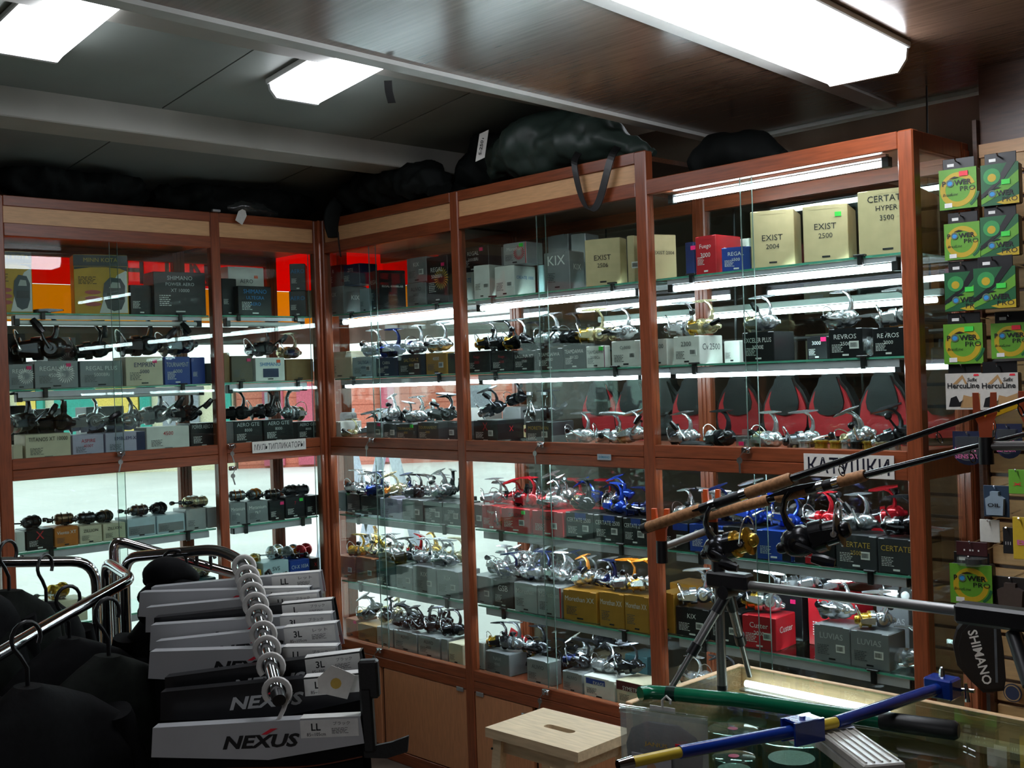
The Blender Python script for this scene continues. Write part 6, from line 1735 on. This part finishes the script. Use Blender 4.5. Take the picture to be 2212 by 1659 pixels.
# packed trousers on white hooks along the sloping arm
SILCARD = mat('silver_card', 'bcbec1', .34, .12, var=.05, scale=8); WHTL = printed('label_white', 'e6e6e2'); DKCARD = mat('black_card', '1b1c20', .3, .1)
REDC = mat('red_garment', '8e1418', .6)
hookm = MB()
hookm.tube([(.022 * math.cos(a), 0, .022 * math.sin(a)) for a in [math.radians(x) for x in range(-40, 221, 20)]], .0044, 8, flat=1.3)
hookm.tube([(.022 * math.cos(math.radians(-40)), 0, .022 * math.sin(math.radians(-40))), (.010, 0, -.032), (0, 0, -.050), (0, 0, -.085)], .0042, 8)
hookm = hookm.mesh('hook')
CWD, CH = .375, .052
cards = MB()
def trouser(i, s, size, word, dark=False, red=False, yaw=0, roll=0, dx=0, price=False, dz=0.0):
    """one hung pair: hook, folded header card with label, black cloth below"""
    p = ARM[1].lerp(ARM[2], s * 1.0) if s <= 1 else ARM[2].lerp(ARM[3], s - 1)
    lab = {'front': 'black trousers with silver header card at the lower end of the rack arm'}.get(word, None)
    names = ['red', 'black']
    lb_ = lab or 'black trousers with %s header card, size label %s, hook number %s from the arm end' % ('dark' if dark else 'silver', size, ('one two three four five six seven eight nine ten'.split())[9 - i])
    t_ = thing('packed_trousers', lb_, 'trousers', p, (0, roll, YAW - .06 + yaw), 'packed trousers on the rack arm')
    link('hook', hookm, mat('white_hook_plastic', 'd9d7d2', .4), t_, (0, 0, -.0012), (0, 0, .10 - yaw))
    x0 = -.225 + dx
    zt = -.032 + dz
    m = DKCARD if dark else SILCARD
    b_ = MB()
    ol = [(x0, zt), (x0 + CWD, zt + .004), (x0 + CWD + .004, zt - CH * .85), (x0 + CWD * .55, zt - CH - .014), (x0 - .006, zt - CH)]
    b_.prism(ol, -.014, -.0125)
    b_.prism([(x, z) for x, z in ol], .0125, .014)
    b_.add([(x0, -.014, zt), (x0 + CWD, -.014, zt + .004), (x0 + CWD, .014, zt + .004), (x0, .014, zt)], [(0, 1, 2, 3)])
    cd_ = b_.build('header_card', m, t_)
    lx = x0 + CWD - .108
    part('label', WHTL, cd_, (lx, lx + .104, -.0152, -.0142, zt - .030, zt + .001)); part('label', WHTL, cd_, (lx, lx + .104, -.014, .012, zt + .0036, zt + .0046))
    lettering(size, INK, cd_, (lx + .028, -.0158, zt - .011), .013, bold=.02)
    lettering('85~105cm', INK, cd_, (lx + .028, -.0158, zt - .024), .006, .034)
    lettering('ブラック' if not red else 'レット', INK, cd_, (lx + .074, -.0158, zt - .006), .0065, .030)
    link('fine_print', fine_mesh(), ink('k'), cd_, (lx + .056, -.0157, zt - .015), None, (.030, 1, .011))
    wd_ = lettering('NEXUS', INK if not dark else ink('s'), cd_, (x0 + .195, -.0158, zt - .032), .024, .140, slant=.28, bold=.035)
    flat('red_slash', printed('tag_red', 'e8283c'), cd_, [(x0 + .196, zt - .020), (x0 + .206, zt - .020), (x0 + .226, zt - .010), (x0 + .214, zt - .010)], -.0160)
    # cloth: folded trousers, slightly wavy
    rows = []
    for k in range(9):
        z = zt - CH * .45 - k * .085
        row = []
        for j in range(20):
            q_ = 2 * PI * j / 20
            x = x0 + CWD / 2 + (CWD * (.50 - .012 * k)) * math.cos(q_); y = .016 * math.sin(q_) * (1 + .2 * math.sin(k * 1.3 + i))
            row.append((x, y * .75 + .006 * mnoise.noise(Vector((x * 9, z * 6, i))), z))
        rows.append(row)
    c_ = MB(); c_.grid(rows, closed_u=True); c_.add(rows[-1], [tuple(range(20))]); c_.build('cloth', REDC if red else COATM, t_)
    if price:
        o_ = MB().prism([(-.030, -.020), (.022, -.030), (.034, .014), (.004, .026), (-.010, .030), (-.034, .006)], -.0012, 0).build('price_tag', printed('sign_paper', 'e2e0da'), t_); o_.location = (x0 + CWD - .045, -.034, zt - .004); o_.rotation_euler = (0, .15, .1)
        flat('gold_print', printed('print_g', 'c9a64a'), o_, disc(.010, 12, 0, -.002), -.0014)
    return t_
SP = ((.10, 'LL', 0, 1, .05, -.05, .02, 0), (.30, 'L', 0, 0, -.02, .0, -.01, 0), (.46, 'LL', 0, 0, -.01, -.06, 0, 0), (.62, 'L', 1, 0, .06, -.06, .02, 0), (.80, '3L', 0, 0, .02, -.03, .01, 0),
      (1.0, '3L', 0, 1, -.05, -.08, .01, 0), (1.24, 'LL', 0, 0, -.04, -.01, .0, 0), (1.44, '3L', 1, 0, .06, -.09, .03, 0), (1.66, 'LL', 1, 0, .03, -.06, .02, 1))
for i, (s, sz, dk, rd, yw, rl, dx, pr) in enumerate(SP):
    trouser(i, s, sz, '', bool(dk), bool(rd), yw, rl, dx, bool(pr), .004)
trouser(9, 1.96, 'LL', 'front', False, False, 0.0, -.03, .0, False, -.020)
ft = [o for o in bpy.data.objects if o.get('label', '').startswith('black trousers with silver header card at the lower')][0]
b = MB(); b.box(.150, .185, -.010, .012, -.02, .048, c=.004); b.box(.150, .172, -.012, .012, -.115, .0, c=.004); b.prism([(.15, -.108), (.20, -.100), (.232, -.090), (.228, -.118), (.19, -.128), (.15, -.125)], -.004, .004); b.build('belt', BLKCLOTH, ft)
strap('cord', printed('orange_stitch', '6a3018'), ft, [(-.22, -.018, -.135), (-.1, -.02, -.128), (.05, -.021, -.13), (.15, -.018, -.118)], .0016, (0, 0, 1))
# ---- dark coats on the other arms
def coat(label, p, yaw, wd, L, m, seed, hood=False):
    t_ = thing('hanging_coat', label, 'coat', p, (0, 0, yaw))
    rows = []
    prof = [(0, .10, .03), (-.02, .34, .034), (-.05, .66, .04), (-.09, .92, .042), (-.16, 1.0, .045), (-.3, .98, .05), (-.5, 1.0, .055), (-.75, 1.06, .06), (-L, 1.12, .065)]
    for z, w_, th in prof:
        row = []
        for j in range(32):
            q_ = 2 * PI * j / 32
            x = wd / 2 * w_ * math.copysign(abs(math.cos(q_)) ** .8, math.cos(q_)); y = th * math.sin(q_)
            f_ = .022 * math.sin(x * 42 + seed) * min(1, -z * 3) + .03 * mnoise.noise(Vector((x * 5, z * 3, seed)))
            row.append((x, y + f_, z + .01 * mnoise.noise(Vector((x * 6, seed, z)))))
        rows.append(row)
    dense = []
    for a, c in zip(rows[:-1], rows[1:]):
        for k in range(3):
            dense.append([tuple(Vector(u_).lerp(Vector(v_), k / 3)) for u_, v_ in zip(a, c)])
    dense.append(rows[-1])
    b_ = MB(); b_.grid(dense, closed_u=True); b_.add(rows[0], [tuple(range(32))]); b_.add(rows[-1], [tuple(range(32))]); b_.build('body', m, t_, sharp=80)
    for s in (-1, 1):
        soft('sleeve', m, t_, [(s * wd * .44, 0, -.09), (s * wd * .56, .01, -.25), (s * wd * .60, .0, -.48), (s * wd * .60, -.02, -.66)], (.035, .045, .042, .036), .8, .010, 10, 16, 6, seed=seed + s)
    h_ = MB(); h_.tube([(.028 * math.cos(a), 0, .082 + .028 * math.sin(a)) for a in [math.radians(x) for x in range(-30, 211, 24)]] + [(-.012, 0, .052), (0, 0, .03), (0, 0, -.02)], .004, 8); h_.build('hook', BLACK, t_)
    if hood:
        for k, (r_, z) in enumerate(((.055, .045), (.070, .005), (.070, -.035))):
            soft('hood_roll', m, t_, [(-r_ * .9, -.03, z), (-r_ * .5, -.055, z + .02), (0, -.065, z + .025), (r_ * .5, -.055, z + .02), (r_ * .9, -.03, z)], (.02, .032, .036, .032, .02), .9, .008, 14, 16, 6, seed=seed + k)
    return t_
coat('black padded coat with rolled hood on the chrome rack', AD(380, 1290, 2.66), YAW + .05, .26, .95, COATM, 1.0, True)
coat('dark olive coat hanging on the low chrome arm', AD(235, 1415, 2.20), YAW + 1.0, .34, .85, OLIVEC, 2.3)
coat('black coat hanging lowest on the chrome arm', AD(60, 1480, 1.98), YAW + 1.0, .40, .9, COATM, 3.1)
coat('black coat hanging behind the olive coat', AD(150, 1375, 2.48), YAW + .9, .36, 1.0, COATM, 4.2)
# row of coats on the arm by the window
for k, (px, py, d) in enumerate(((-60, 1262, 2.40), (20, 1275, 2.52), (100, 1300, 2.66))):
    coat(('black coat first in the row by the window', 'dark olive coat in the row by the window', 'black coat last in the row by the window, beside the olive one')[k], AD(px, py, d), YAW + 1.25 + .05 * k, .30, .95, (COATM, OLIVEC, COATM)[k], 6.0 + k)['group'] = 'coats in the row by the window'
